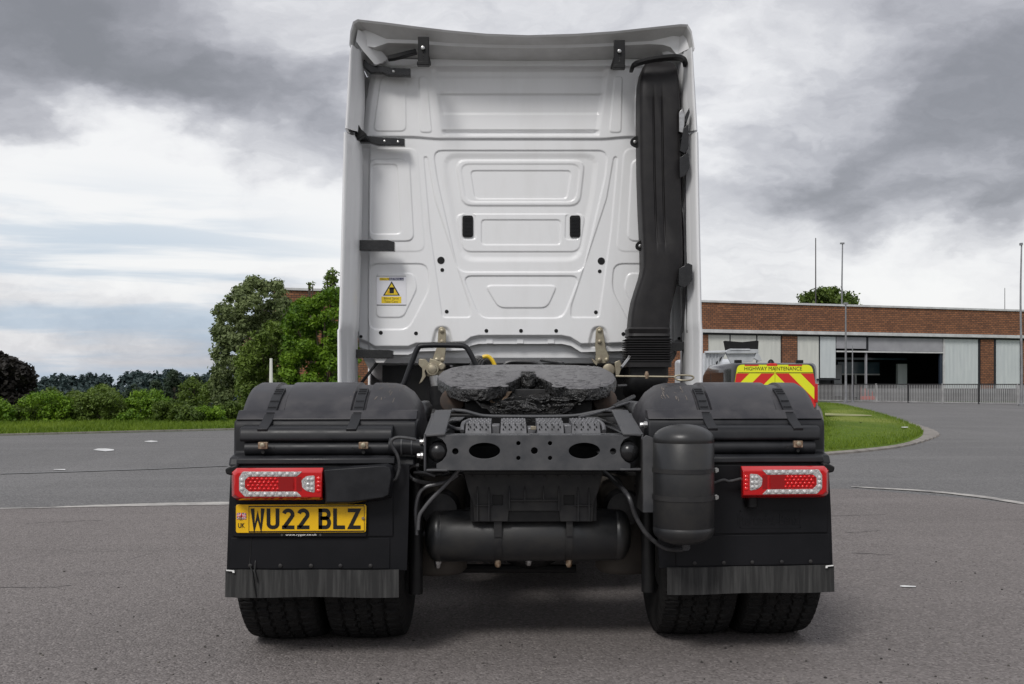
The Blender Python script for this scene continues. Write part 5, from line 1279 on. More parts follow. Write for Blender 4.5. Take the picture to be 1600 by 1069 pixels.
bt_.inputs['Mortar Size'].default_value = .016; bt_.inputs['Color1'].default_value = (.32, .135, .062, 1); bt_.inputs['Color2'].default_value = (.175, .073, .036, 1); bt_.inputs['Mortar'].default_value = (.055, .042, .035, 1); bt_.inputs['Bias'].default_value = -.1
tt.links.new(cb.outputs[0], bt_.inputs[0])
nzb = tt.nodes.new('ShaderNodeTexNoise'); nzb.inputs['Scale'].default_value = .5; nzb.inputs['Detail'].default_value = 6; tt.links.new(tcn.outputs['Object'], nzb.inputs['Vector'])
mxb = tt.nodes.new('ShaderNodeMix'); mxb.data_type = 'RGBA'; mxb.blend_type = 'MULTIPLY'; mxb.inputs[7].default_value = (.82, .8, .8, 1)
rb = tt.nodes.new('ShaderNodeMapRange'); rb.inputs[1].default_value = .45; rb.inputs[2].default_value = .7; tt.links.new(nzb.outputs['Fac'], rb.inputs[0]); tt.links.new(rb.outputs[0], mxb.inputs[0]); tt.links.new(bt_.outputs['Color'], mxb.inputs[6]); tt.links.new(mxb.outputs[2], bb_.inputs['Base Color'])
bpb = tt.nodes.new('ShaderNodeBump'); bpb.inputs['Distance'].default_value = .015; bpb.inputs['Strength'].default_value = .5; tt.links.new(bt_.outputs['Fac'], bpb.inputs['Height']); bpb.invert = True; tt.links.new(bpb.outputs[0], bb_.inputs['Normal'])
PANM = mat('pale_green_cladding', (.64, .65, .60), (.57, .58, .54), rough=.5, nscale=1.2, stretch=(3, 1, .5))
PANB = mat('pale_blue_cladding', (.60, .64, .64), (.53, .57, .58), rough=.5, nscale=1.2, stretch=(3, 1, .5))
LINT = mat('grey_lintel_panel', (.36, .36, .38), (.28, .28, .30), rough=.6, nscale=.8)
COPE = mat('white_coping', (.62, .63, .63), (.48, .48, .48), rough=.5, nscale=2)
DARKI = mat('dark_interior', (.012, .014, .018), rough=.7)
GLB = mat('blue_glass', (.05, .09, .12), (.09, .13, .16), rough=.15, nscale=1)
BLD = empty('depot_building', O_, 'long flat roofed brown brick depot with pale cladding panels and a dark doorway', 'building', rz=ang)
def fb(name, px0, px1, z0_, z1_, d0, d1, mt, parent=BLD, bevel=0):
    m = MB(); m.box(fx(px0), fx(px1), -d1, -d0, z0_, z1_); return m.build(name, mt, parent, smooth=0, bevel=bevel, local=True)
ZT, ZC1, ZC0 = 6.40, 4.66, 4.44
fb('brick_parapet', 428, 1720, ZC1, ZT, -.35, .05, BR)
fb('roof_coping', 427, 1721, ZT, ZT+.13, -.42, .14, COPE)
m = MB(); m.box(fx(428), fx(1720), .35, 26, ZC1-.1, ZT-.5); m.build('roof', mat('flat_roof_felt', (.08, .08, .085), rough=.9), BLD, smooth=0, local=True)
fb('canopy_fascia', 428, 1720, ZC0, ZC1-.003, -.35, .22, COPE, bevel=.02)
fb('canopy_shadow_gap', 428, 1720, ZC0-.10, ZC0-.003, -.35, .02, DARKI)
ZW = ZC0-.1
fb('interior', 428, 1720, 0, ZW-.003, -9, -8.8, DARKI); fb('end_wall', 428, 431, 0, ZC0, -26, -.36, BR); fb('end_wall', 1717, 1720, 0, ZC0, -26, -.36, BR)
for a, b in ((428, 1107), (1222.5, 1246), (1533, 1553), (1598, 1720)): fb('brick_pier', a, b, 0, ZW-.003, -.35, -.02, BR)
def panel(px0, px1, z0_, z1_, mt, nr=8, d=-.10, parent=BLD):
    m = MB(); x0, x1 = fx(px0), fx(px1); n = int((x1-x0)/.16); vs = []; fs = []
    for i in range(n+1):
        x = x0+(x1-x0)*i/n; dd = -d-(0 if i % 2 else .007); vs += [(x, dd, z0_), (x, dd, z1_)]
    for i in range(n): fs.append((2*i, 2*i+2, 2*i+3, 2*i+1))
    m.add(vs, fs); m.add([(x0, .08-d, z0_), (x1, .08-d, z0_), (x1, .08-d, z1_), (x0, .08-d, z1_)], [(0, 1, 2, 3)])
    q = MB(); q.add(m.v, m.f); return q.build('cladding_panel', mt, parent, smooth=0, local=True)
for a, b in ((1107.5, 1141), (1142.8, 1182.8), (1184.6, 1221)): panel(a, b, .3, ZW-.01, PANM)
panel(1247.5, 1280.5, 0.9, ZW-.01, PANM)
for a, b in ((1141.2, 1142.6), (1183, 1184.4), (1246.2, 1247.3), (1280.7, 1282), (1106.6, 1107.4), (1221.2, 1222.3)): fb('panel_joint', a, b, .2, ZW-.004, -.14, -.08, DARKI)
panel(1282.2, 1306.5, 1.55, ZW-.01, PANB, d=-.06)
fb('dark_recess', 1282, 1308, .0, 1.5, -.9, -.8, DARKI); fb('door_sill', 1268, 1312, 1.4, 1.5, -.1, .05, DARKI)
fb('lintel_panel', 1308, 1354.5, 3.55, ZW-.004, -.2, -.08, LINT); fb('lintel_panel', 1358, 1474, 3.42, ZW-.004, -.2, -.08, LINT); fb('lintel_joint', 1354.7, 1357.8, 3.4, ZW-.004, -.2, -.06, DARKI)
fb('lintel_rail', 1308, 1475, 3.30, 3.40, -.2, -.04, COPE)
panel(1478, 1529.5, .0, ZW-.01, PANB); fb('panel_joint', 1529.7, 1532.8, 0, ZW-.004, -.14, -.06, DARKI); fb('panel_joint', 1475, 1477.8, 0, ZW-.004, -.14, -.06, COPE)
panel(1557.5, 1595, .6, ZW-.01, PANB); fb('panel_joint', 1553.2, 1557.3, 0, ZW-.004, -.14, -.06, DARKI); fb('panel_joint', 1595.2, 1597.8, 0, ZW-.004, -.14, -.06, DARKI)
fb('back_sill', 1557, 1596, .5, .62, -.1, .06, DARKI); fb('low_wall', 1107, 1221, 0, .3, -.2, -.1, BR)
# things seen inside the doorway
w1 = fb('inner_window', 1376, 1444, 1.9, 2.75, -5.1, -5, GLB); fb('frame', 1376, 1444, 1.8, 1.9, -5.05, -4.95, COPE, w1); fb('frame', 1403, 1406, .2, 1.8, -5.05, -4.95, COPE, w1)
fb('inner_panel', 1345, 1357, .3, 2.5, -3.3, -3.1, LINT); fb('inner_panel', 1447, 1462, .3, 2.6, -3.3, -3.1, PANB); fb('inner_beam', 1310, 1475, 2.9, 3.05, -4.2, -4, GLB); fb('door_post', 1355, 1357, 0, 3.42, -.3, -.15, LINT); fb('door_post', 1471, 1474.8, 0, 3.42, -.3, -.15, mat('navy_post', (.02, .03, .05), rough=.5))

# posts and masts
MAST = mat('galvanised_mast', (.30, .31, .32), (.20, .20, .21), rough=.5, metal=.4, nscale=3)
DM = mat('dark_mast', (.06, .055, .055), rough=.6)
def mast(px, D, top, r, mt, name, label, cat, head=None, base=0, wob=0):
    p = P3(px, D, 0); zt = CZ+(PY0-top)*D/FPX
    e = empty(name, (p.x, p.y, base), label, cat)
    m = MB(); m.tube([(p.x+wob*math.sin(k*.9)*.03, p.y, base+(zt-base)*k/8) for k in range(9)], [r*(1-.5*k/8) for k in range(9)], 8); m.build('pole', mt, e)
    m = MB(); m.rev([(r*2, 0), (r*2, .12), (r, .14)], (p.x, p.y, base), 'z', 10); m.build('base_collar', mt, e)
    if head: 
        m = MB(); m.box(p.x-head, p.x+head, p.y-.1, p.y+.1, zt-.08, zt+.04); m.build('mast_head', mt, e)
    return e
mast(1321.5, 66, 474, .085, MAST, 'lamp_post', 'pale steel post rising from the railings to roof height left of the doorway', 'post', head=.12)
mast(1316, 88, 380, .10, MAST, 'flagpole', 'tall pale pole topped by a small cap above the depot roof', 'pole', head=.16, wob=1)
mast(1274.5, 90, 372, .08, DM, 'radio_mast', 'tall thin dark mast behind the depot roof, left of the capped pole', 'mast')
mast(1595.5, 56, 381, .075, MAST, 'flagpole', 'tall grey pole at the right edge in front of the depot', 'pole', head=.05, wob=1)
mast(1570, 95, 450, .05, DM, 'aerial', 'short faint aerial above the depot roof near the right edge', 'aerial')
mast(1332, 67, 540, .06, MAST, 'gate_post', 'short pale post behind the railings beside the doorway', 'post')
mast(423.5, 30, 560, .075, mat('white_post_paint', (.7, .7, .66), rough=.5), 'marker_post', 'white post standing in front of the big tree on the left', 'post')
# railings
FEN = mat('galvanised_railing', (.42, .42, .42), (.24, .235, .235), rough=.5, nscale=2); FEND = mat('dark_railing', (.03, .03, .032), rough=.5)
fe = empty('railing_fence', P3(1280, 71.5, 0), 'long pale steel railing with upright bars in front of the depot', 'fence')
def fpt(px): 
    D = 1/(1/71.5+(px-1280)*(1/59.0-1/71.5)/330); return P3(px, D, 0)
F0, F1 = fpt(1277), fpt(1655); Lf = (F1-F0).length; df = (F1-F0).normalized(); nb = int(Lf/.115); Hf = 1.14
barM = MB(); barM.box(-.018, .018, -.012, .012, .08, Hf-.02); bm_ = barM.mesh('bar'); bm_.materials.append(FEN)
for k in range(nb):
    if k % 21 == 0: continue
    o = bpy.data.objects.new('bar', bm_); COL.objects.link(o); o.parent = fe; p = F0+df*(Lf*k/nb); o.location = p-fe.location; o.rotation_euler = (0, 0, math.atan2(df.y, df.x)+random.uniform(-.05, .05))
for k in range(0, nb, 21):
    p = F0+df*(Lf*k/nb); m = MB(); m.box(p.x-.045, p.x+.045, p.y-.045, p.y+.045, 0, Hf+.03); m.build('fence_post', FEND if (k//21) % 2 else FEN, fe)
for z0_, z1_ in ((.05, .10), (Hf-.04, Hf+.01)):
    a, b = F0, F1; q = Vector((df.y, -df.x, 0))*.03; m = MB(); m.hexa([a-q+Vector((0, 0, z0_)), b-q+Vector((0, 0, z0_)), b+q+Vector((0, 0, z0_)), a+q+Vector((0, 0, z0_)), a-q+Vector((0, 0, z1_)), b-q+Vector((0, 0, z1_)), b+q+Vector((0, 0, z1_)), a+q+Vector((0, 0, z1_))]); m.build('rail', FEND if z0_ > 1 else FEN, fe)
# low concrete wall between fence and depot, seen through the bars
m = MB(); a, b = P3(1345, 73, 0), P3(1640, 70, 0); q = Vector((0, .2, 0)); hh_ = Vector((0, 0, .85)); m.hexa([a, b, b+q, a+q, a+hh_, b+hh_, b+q+hh_, a+q+hh_]); o = m.build('low_wall', mat('grey_concrete', (.15, .15, .155), (.08, .08, .083), rough=.8, nscale=1.5), None, smooth=0); tag(o, 'low grey concrete wall behind the railings of the depot', 'wall')
# red barrier behind the railings
rb_ = empty('plastic_barrier', P3(1357, 71.5, 0), 'small red plastic barrier behind the railings left of the doorway', 'barrier'); RB = mat('faded_red_plastic', (.5, .09, .07), rough=.5)
c = rb_.location
for k in range(5): m = MB(); m.box(c.x-.5+k*.24, c.x-.46+k*.24, c.y-.03, c.y+.03, .1, .95-.1*k); m.build('barrier_bar', RB, rb_)
m = MB(); m.box(c.x-.52, c.x+.56, c.y-.04, c.y+.04, .12, .34); m.build('barrier_foot', RB, rb_)

# ================================================================ HIGHWAY VAN
Dv = 26.0; vL, vR = P3(1143, Dv, 0), P3(1279, Dv, 0); vc = (vL+vR)/2; s_v = 136/FPX*Dv; HWv = s_v/2-.0
VH = CZ+(PY0-567)*Dv/FPX
van = empty('highway_van', (vc.x, vc.y, 0), 'dark grey highway maintenance van with red and yellow chevrons on its back doors', 'van')
VG = mat('dark_grey_van_paint', (.030, .030, .032), (.04, .04, .042), rough=.25, nscale=3, coat=.6)
CHY = mat('fluorescent_yellow', (.78, .80, .02), rough=.4); CHR = mat('reflective_red', (.62, .02, .02), rough=.35)
yv = vc.y; x0v, x1v = vc.x-HWv, vc.x+HWv
def vring(Y, zt_, zb_, hw, r=.2):
    pts = []
    for cx, cz, a0, rr_ in ((hw-r, zt_-r, 0, r), (-hw+r, zt_-r, 90, r), (-hw+.06, zb_+.06, 180, .06), (hw-.06, zb_+.06, 270, .06)):
        for k in range(6): a = math.radians(a0+18*k); pts.append((vc.x+cx+rr_*math.cos(a)*(.6 if rr_ > .1 else 1)+(0 if rr_ < .1 else (.4*r*(1 if cx > 0 else -1))), Y, cz+rr_*math.sin(a)))
    return pts
m = MB(); m.loft([vring(yv+.04, VH-.03, .32, HWv-.06), vring(yv+.12, VH, .3, HWv), vring(yv+3.2, VH, .3, HWv), vring(yv+3.9, VH-.10, .3, HWv-.03), vring(yv+4.5, 1.22, .3, HWv-.06), vring(yv+5.0, 1.05, .32, HWv-.10), vring(yv+5.15, .8, .35, HWv-.2)])
m.build('body', VG, van, smooth=50)
zb0 = .55
dr0 = MB(); yd = yv+.0
def vp(px, py): q = P3(px, Dv, 0); return (q.x, CZ+(PY0-py)*Dv/FPX)
outl = fillet([vp(1152, 570), vp(1269, 570), vp(1277, 610), (x1v-.06, zb0), (x0v+.06, zb0), vp(1146, 610)], .12)
for sx in (-1, 1):
    cxd = vc.x; a = min(cxd, cxd+sx*2); b = max(cxd, cxd+sx*2); bx_ = [p for p in outl]
    poly = []
    n_ = len(outl)
    for i in range(n_):
        p, q = outl[i], outl[(i+1) % n_]; ip = (p[0]-cxd)*sx >= .005; iq = (q[0]-cxd)*sx >= .005
        if ip: poly.append(p)
        if ip != iq: t = (cxd+sx*.005-p[0])/(q[0]-p[0]); poly.append((cxd+sx*.005, p[1]+t*(q[1]-p[1])))
    m = MB(); m.prism(poly, yd, yd+.08); dr = m.build('rear_door', CHY, van, smooth=0)
    # red diagonal stripes clipped to the door
    def clip(poly, f):
        o = []
        for i in range(len(poly)):
            p, q = poly[i], poly[(i+1) % len(poly)]; fp_, fq = f(p), f(q)
            if fp_ >= 0: o.append(p)
            if (fp_ >= 0) != (fq >= 0): t = fp_/(fp_-fq); o.append((p[0]+(q[0]-p[0])*t, p[1]+(q[1]-p[1])*t))
        return o
    W0 = 20.0/FPX*Dv; zref = vp(0, 583)[1]
    for k in range(-5, 7):
        u = lambda p: ((p[0]-cxd)*sx-.03+(p[1]-zref)*1.0)/W0
        lo, hi = (2*k-.1), (2*k+.95)
        st_ = clip(clip(poly, lambda p: u(p)-lo), lambda p: hi-u(p))
        ztop = zref-.01
        st_ = clip(st_, lambda p: ztop-p[1]) if len(st_) > 2 else []
        if len(st_) > 2: m = MB(); m.prism(st_, yd-.002, yd-.0005); m.build('red_chevron', CHR, dr, smooth=0)
    # yellow header with red patches
    for a_, b_ in (((1163, 570), (1185, 572)) if sx < 0 else ((1232, 570), (1254, 572)), ((1198, 568.5), (1211.5, 572)) if sx < 0 else ((1211.7, 568.5), (1214.6, 572))):
        p0, p1 = vp(*a_), vp(*b_); m = MB(); m.box(p0[0], p1[0], yd-.002, yd-.0005, p1[1], p0[1]); m.build('red_patch', CHR, dr, smooth=0)
    p0, p1 = vp(1152 if sx < 0 else 1212, 582), vp(1209.6 if sx < 0 else 1272, 582.7); m = MB(); m.box(p0[0], p1[0], yd-.004, yd-.0005, p1[1]-.006, p0[1]); m.build('door_trim_line', INK, dr)
p0, p1 = vp(1162.5, 572.5), vp(1253.5, 579.5)
o = link_mesh('lettering', textmesh('HIGHWAY MAINTENANCE', p1[0]-p0[0], p0[1]-p1[1]-.02, (p0[0]+p1[0])/2, (p0[1]+p1[1])/2, yd-.006), INK, van, smooth=0)
m = MB(); m.box(x0v+.1, x1v-.1, yv-.05, yv+.1, .33, .5); m.build('rear_bumper', PLAS, van, bevel=.03)
for sx in (-1, 1):
    m = MB(); m.box(vc.x+sx*(HWv-.09), vc.x+sx*(HWv-.005), yv-.015, yv+.1, .7, 1.15); m.build('tail_light', RED, van, bevel=.01)
    q = vp(1156 if sx < 0 else 1254, 563.5); m = MB(); m.box(q[0]-.085, q[0]+.085, yv+.2, yv+.3, VH-.02, q[1]+.02); m.build('roof_bar_foot', BLK, van, bevel=.01)
    for yy_ in (yv+.9, yv+4.0):
        m = MB(); m.rev([(.05, -.1), (.31, -.1), (.33, -.06), (.33, .08), (.2, .11), (.05, .1)], (vc.x+sx*(HWv-.14), yy_, .33), 'x', 28); m.build('wheel', RUB, van)
q = vp(1208, 561); m = MB(); m.rev([(.085, 0), (.08, .05), (.05, .10), (.01, .12)], (q[0], yv+.22, VH-.03), 'z', 14); m.build('roof_beacon', BLK, van)
m = MB(); m.box(q[0]-.09, q[0]+.09, yv+.02, yv+.09, VH-.07, VH-.01); m.build('brake_light', CHR, van, bevel=.01)
m = MB(); m.prism([(yv+1.0, 1.05), (yv+2.6, 1.05), (yv+2.6, VH-.22), (yv+1.0, VH-.22)], x0v-.006, x0v+.03, 'x'); m.build('side_window', GLASSD, van)
m = MB(); m.prism([(yv+2.7, 1.05), (yv+4.1, 1.05), (yv+3.75, VH-.26), (yv+2.7, VH-.22)], x0v-.006, x0v+.03, 'x'); m.build('side_window', GLASSD, van)

# ================================================================ SILVER TIPPER BEHIND THE VAN
Dt = 34.0; tk0 = P3(1140, Dt, 0)
SIL = mat('silver_body_paint', (.52, .54, .56), (.38, .40, .42), rough=.35, metal=.2, nscale=3); WHT = mat('white_truck_paint', (.66, .68, .71), (.5, .52, .55), rough=.4, nscale=3)
tip = empty('tipper_truck', tk0, 'small white and silver tipper truck with a raised black tailboard behind the van', 'truck')
def tp(px, py): q = P3(px, Dt, 0); return (q.x, CZ+(PY0-py)*Dt/FPX)
def tpoly(pts, y0_, y1_, mt, name, bevel=.01): m = MB(); m.prism([tp(*p) for p in pts], tk0.y+y0_, tk0.y+y1_); return m.build(name, mt, tip, bevel=bevel, smooth=0)
tpoly([(1131, 533), (1133, 532.5), (1160, 534.5), (1184, 532), (1186, 533), (1185, 548), (1178, 547), (1140, 547), (1134, 548)], .0, .12, BLK, 'tailboard')
tpoly([(1133, 548), (1140, 545), (1184, 546), (1184.5, 552), (1133, 553)], -.1, .1, SIL, 'top_rail')
tpoly([(1140, 545.3), (1171, 545.3), (1171, 547.2), (1140, 547.2)], -.13, -.1, WHT, 'rail_plate')
tpoly([(1134, 553), (1184, 552.5), (1176, 565), (1142, 568)], .0, .08, SIL, 'hopper_back')
tpoly([(1181, 552), (1185, 553), (1190, 563), (1186, 565), (1178, 560)], -.1, .1, SIL, 'side_arm')
tpoly([(1100, 549), (1133, 548), (1134, 551), (1100, 552)], -.2, 0, WHT, 'side_top_rail')
sd_ = tpoly([(1098, 552), (1133, 552), (1120, 582), (1098, 592)], -.05, .02, WHT, 'side_gate')
for k in range(5): 
    q = tp(1101+k*5.2, 566); m = MB(); m.box(q[0]-.02, q[0]+.02, tk0.y-.09, tk0.y-.05, q[1]-.25, q[1]+.25); m.build('gate_rib', SIL, sd_)
for k in range(3):
    m = MB(); m.prism([tp(1113+k*6, 571-k*6), tp(1116+k*6, 569-k*6), tp(1113+k*6, 576-k*6), tp(1110+k*6, 578-k*6)], tk0.y-.07, tk0.y-.052); m.build('gate_slot', DARKI, sd_)
q0, q1 = tp(1085, 590)[0], tp(1184, 590)[0]
m = MB(); m.box(q0, q1, tk0.y+.05, tk0.y+3.0, .75, 1.45); m.build('load_bed', SIL, tip, bevel=.03)
m = MB(); m.box(q0+.1, q1-.1, tk0.y+3.1, tk0.y+4.8, .5, 2.0); m.build('cab', WHT, tip, bevel=.12)
for x in (q0+.25, q1-.25):
    for yy_ in (.7, 3.9): m = MB(); m.rev([(.05, -.12), (.36, -.12), (.38, -.08), (.38, .1), (.2, .12), (.05, .1)], (x, tk0.y+yy_, .38), 'x', 24); m.build('wheel', RUB, tip)

# ================================================================ TREES AND BUSHES
def leaves(name, centers, radii, n, size, mt, parent, tint=None, flat=.8, shell=.55, aspect=1.0):
    centers = np.array(centers); radii = np.array(radii)
    w_ = radii.max(1)**2; w_ = w_/w_.sum(); k = RNG.choice(len(centers), n, p=w_)
    d = RNG.normal(size=(n, 3)); d /= np.linalg.norm(d, axis=1)[:, None]
    r = (shell+(1-shell)*RNG.random(n))*(1+.25*RNG.normal(size=n)*.5)
    p = centers[k]+d*radii[k]*r[:, None]
    # quads, roughly facing outwards and up
    nn = d+np.array([0, 0, flat])+.9*RNG.normal(size=(n, 3)); nn /= np.linalg.norm(nn, axis=1)[:, None]
    a = np.cross(nn, RNG.normal(size=(n, 3))); a /= np.linalg.norm(a, axis=1)[:, None]; b = np.cross(nn, a)
    s = (size*RNG.uniform(.55, 1.35, n))[:, None]
    co = np.stack([p-a*s, p-b*s*.55*aspect, p+a*s, p+b*s*.55*aspect], 1).reshape(-1, 3); fc = np.arange(4*n).reshape(-1, 4)
    me = np_mesh(name, co, fc); at = me.attributes.new('tint', 'FLOAT', 'FACE')
    ct = RNG.random(len(centers)); at.data.foreach_set('value', np.clip(.55*ct[k]+.45*RNG.random(n), 0, 1).astype(np.float32))
    return link_mesh(name, me, mt, parent, smooth=0)
BARK = mat('bark', (.06, .045, .03), (.10, .08, .06), rough=.9, nscale=8, stretch=(6, 6, 1))
def clumps(px0, px1, prof, base_py, D, depth, nc, rr_, fill=.35):
    """crown clumps under a skyline given in px; returns world centres"""
    C_ = []; R_ = []
    for _ in range(nc*6):
        if len(C_) >= nc: break
        px = random.uniform(px0, px1); top = float(np.interp(px, [p[0] for p in prof], [p[1] for p in prof]))
        v = random.random(); py = top+(base_py-top)*(v**1.25)
        r = rr_*random.uniform(.6, 1.25)
        dd = D+random.uniform(-depth, depth)
        rp_ = r*FPX/D
        if py-rp_*.8 < top: py = top+rp_*.8*random.uniform(.8, 1.3)
        # keep the clump inside at the sides
        if px-rp_*.7 < px0: px = px0+rp_*.7
        if px+rp_*.7 > px1: px = px1-rp_*.7
        q = P3(px, dd, CZ+(PY0-py)*dd/FPX); C_.append(tuple(q)); R_.append((r*1.15, r*1.15, r*.85))
    return C_, R_
def plant(name, label, cat, px0, px1, prof, base_py, D, depth, nc, rr_, nleaf, lsize, mt, group=None, trunk=True, aspect=1.0, trunk_px=None, shell=.45, flat=.8):
    pc = (px0+px1)/2 if trunk_px is None else trunk_px
    b = P3(pc, D, 0); gz = terr(b.x, b.y); e = empty(name, (b.x, b.y, gz), label, cat, group)
    C_, R_ = clumps(px0, px1, prof, base_py, D, depth, nc, rr_)
    leaves('crown' if trunk else 'foliage', C_, R_, nleaf, lsize, mt, e, shell=shell, aspect=aspect, flat=flat)
    m = MB(); top = max(c[2] for c in C_); hgt = top-gz
    if trunk: m.tube(spline([(b.x, b.y, gz-.1), (b.x+.05*hgt*.2, b.y, gz+hgt*.35), (b.x, b.y, gz+hgt*.8)], 4), [hgt*.035*(1-.08*i) for i in range(9)], 8); m.build('trunk', BARK, e)
    mb = MB(); zz0 = gz+hgt*.2 if trunk else gz
    for c in random.sample(C_, min(len(C_), 12 if trunk else 6)):
        s_ = Vector((b.x, b.y, min(zz0+random.random()*hgt*.3, c[2]-.05))); e_ = Vector(c); md = s_.lerp(e_, .5)+Vector((0, 0, -.04*hgt))
        mb.tube(spline([s_, md, e_], 3), [hgt*.012*(1-.11*i) for i in range(7)], 5)
    mb.split('limb' if trunk else 'stem', BARK, e)
    return e
L_BIG = leafmat('leaves_grey_green', (.065, .095, .030), (.22, .27, .11), .6)
L_BRT = leafmat('leaves_fresh_green', (.055, .13, .008), (.18, .30, .022), .6)
L_OLV = leafmat('leaves_olive', (.050, .085, .014), (.15, .22, .035), .5)
L_DRK = leafmat('needles_dark', (.022, .040, .024), (.052, .080, .042), .4)
L_COP = leafmat('leaves_copper', (.010, .009, .008), (.030, .026, .022), .6)
L_HAZE = leafmat('needles_haze_tinted', (.045, .072, .072), (.070, .105, .10), .03)  # bluish haze of the distance put into the needle colour
random.seed(21)
plant('broadleaf_tree', 'tall grey green tree with a loose crown left of the cab', 'tree', 331, 462, [(331, 560), (333, 485), (340, 478), (347, 470), (356, 470), (362, 452), (370, 450), (378, 436), (386, 440), (397, 425), (406, 437), (418, 440), (428, 434), (437, 437), (441, 452), (450, 470), (462, 500)], 650, 42, 2.2, 330, .26, 34000, .078, L_BIG, trunk_px=415, shell=.25)
plant('broadleaf_tree', 'lower lobe of darker leaves growing in front of the tall grey green tree', 'tree', 372, 468, [(372, 560), (385, 535), (405, 512), (425, 498), (445, 502), (468, 530)], 650, 38, 1.4, 150, .27, 17000, .065, L_OLV, trunk_px=418, shell=.3)
plant('leafy_shrub', 'bright green bushy tree touching the left side of the cab', 'tree', 442, 560, [(442, 540), (452, 500), (462, 470), (475, 462), (490, 466), (505, 454), (520, 448), (540, 440), (560, 445)], 650, 36, 1.6, 230, .25, 34000, .062, L_BRT, trunk_px=505, shell=.35)
plant('sapling', 'thin sapling tip standing above the brick building', 'tree', 506, 526, [(506, 430), (516, 408), (526, 425)], 450, 37, .3, 9, .17, 420, .06, L_OLV, trunk=True, trunk_px=519)
plant('sapling', 'tiny twig with sparse leaves above the brick building', 'tree', 478, 492, [(478, 442), (485, 438), (492, 443)], 449, 39, .2, 4, .09, 70, .05, L_OLV, trunk=True, trunk_px=486)
plant('roof_tree', 'treetop showing over the depot roof between two masts', 'tree', 1252, 1336, [(1252, 462), (1262, 455), (1275, 452), (1290, 447), (1300, 446), (1310, 456), (1325, 456), (1336, 455)], 500, 96, 2, 46, .75, 4200, .20, L_OLV)
plant('dark_tree', 'dark copper coloured tree at the left edge above the bushes', 'tree', -60, 50, [(-60, 560), (-30, 545), (0, 547), (10, 556), (25, 558), (38, 570), (50, 588)], 662, 50, 2.2, 110, .42, 13000, .12, L_COP, shell=.3, aspect=1.4)
# bushes along the verge
BU = [(-60, -18, 628, L_BRT, 'round fresh green bush cut by the left edge of the picture'), (-24, 18, 623, L_BRT, 'fresh green bush in front of the dark tree'), (14, 46, 632, L_OLV, 'small olive bush right of the dark tree'),
      (36, 108, 612, L_BRT, 'wide domed bright green bush on the verge left of centre'), (92, 128, 634, L_OLV, 'low olive bush between two domed bushes'), (112, 192, 609, L_OLV, 'tallest domed olive bush of the verge row'),
      (182, 214, 640, L_BRT, 'low bright bush in the gap of the verge row'), (205, 262, 608, L_BRT, 'yellowish green bush with a pointed top'), (246, 290, 624, L_OLV, 'round dark olive bush right of the pointed one'),
      (282, 314, 634, L_OLV, 'small grey green bush near the big tree'), (305, 345, 636, L_BRT, 'small bright bush before the big tree trunk'), (336, 385, 630, L_OLV, 'bush half hidden behind the left mudguard')]
random.seed(33)
for i, (a, b, tp_, mt, lb) in enumerate(BU):
    a -= random.uniform(3, 9); b += random.uniform(3, 9); c = (a+b)/2; D = 31.2+random.uniform(-.6, 1.6); q = P3(c, D, 0)
    prof = [(a, tp_+16), (a+(b-a)*.18, tp_+6), (c, tp_), (b-(b-a)*.2, tp_+5), (b, tp_+17)]
    base = PY0+(CZ-terr(q.x, q.y))*FPX/D
    wpx = b-a
    prof = [(a+(b-a)*k/10, float(np.interp(a+(b-a)*k/10, [p[0] for p in prof], [p[1] for p in prof]))+random.uniform(-7, 4)) for k in range(11)]
    plant('verge_bush', lb, 'bush', a, b, prof, base+1, D, .8, int(26+wpx*1.6), .12+.0005*wpx, int(1400+wpx*100), .042, mt, 'bushes along the grass verge', trunk=False, shell=.3)
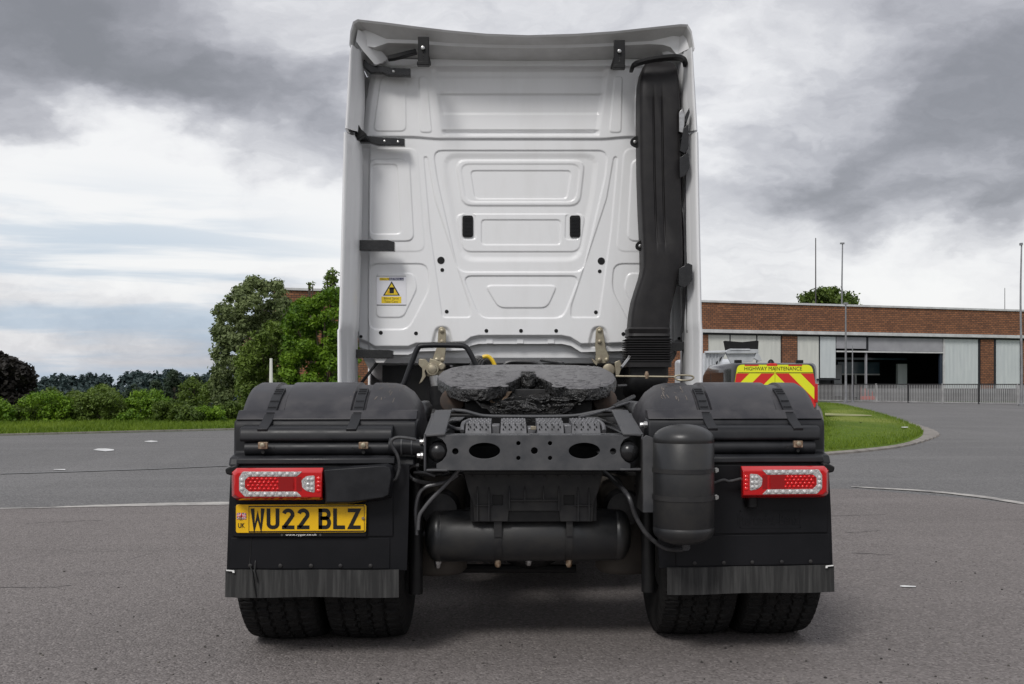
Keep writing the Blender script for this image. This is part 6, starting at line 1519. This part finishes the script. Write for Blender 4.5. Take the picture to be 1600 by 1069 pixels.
# trees behind the bushes
MT = [(60, 100, 588+14, L_OLV, 'pale olive treetop behind the wide domed bush', 'broadleaf_tree', 46), (104, 130, 606, L_OLV, 'slim pale tree behind the bush row', 'broadleaf_tree', 45), (136, 188, 596, L_OLV, 'grey green tree rising behind the tallest bush', 'broadleaf_tree', 47),
      (184, 236, 598, L_DRK, 'dark blue green conifer clump in the gap', 'conifer', 60), (226, 262, 592, L_DRK, 'dark tree left of the pointed conifer', 'conifer', 58), (258, 284, 574, L_DRK, 'tallest dark conifer with a pointed top', 'conifer', 58),
      (280, 322, 588, L_OLV, 'broad dull green tree right of the pointed conifer', 'broadleaf_tree', 55), (298, 318, 585, L_DRK, 'small pointed conifer tip behind the dull tree', 'conifer', 62), (316, 352, 590, L_OLV, 'dull green tree against the big tree', 'broadleaf_tree', 52), (40, 70, 604, L_DRK, 'dark tree low behind the small olive bush', 'conifer', 60)]
for a, b, tp_, mt, lb, nm, D in MT:
    c = (a+b)/2; q = P3(c, D, 0); pk = 4 if nm == 'broadleaf_tree' else 1
    prof = [(a, tp_+22), (a+(b-a)*.25, tp_+8 if pk > 1 else tp_+13), (c, tp_), (b-(b-a)*.25, tp_+8 if pk > 1 else tp_+13), (b, tp_+24)]
    plant(nm, lb, 'tree', a, b, prof, 668, D, 1.5, int(50+(b-a)*1.4), .22 if nm == 'conifer' else .26, int(2800+(b-a)*65), .075, mt, trunk=True, shell=.3)
# far wood on the other side of the valley: one mass
cs = []; rs_ = []
random.seed(5)
for k in range(900):
    px = random.uniform(-260, 520); D = random.uniform(230, 330); q = P3(px, D, 0); gz = terr(q.x, q.y)
    top = CZ+(PY0-(588+3.0*math.sin(px*.021)+2.2*math.sin(px*.11+1)+random.uniform(-2.2, 6)))*D/FPX if D > 290 else gz+random.uniform(6.5, 9.5)
    zz = random.uniform(gz+1, top); w_ = random.uniform(1.2, 2.2)*(1.35-(zz-gz)/(top-gz+.1)*.7)
    cs.append((q.x, q.y, zz)); rs_.append((w_, w_, 1.8))
    if random.random() < .6: cs.append((q.x, q.y, top-1.0)); rs_.append((.9, .9, 1.8))
fo = leaves('far_wood', cs, rs_, 120000, .62, L_HAZE, None, shell=.2); fo['kind'] = 'stuff'
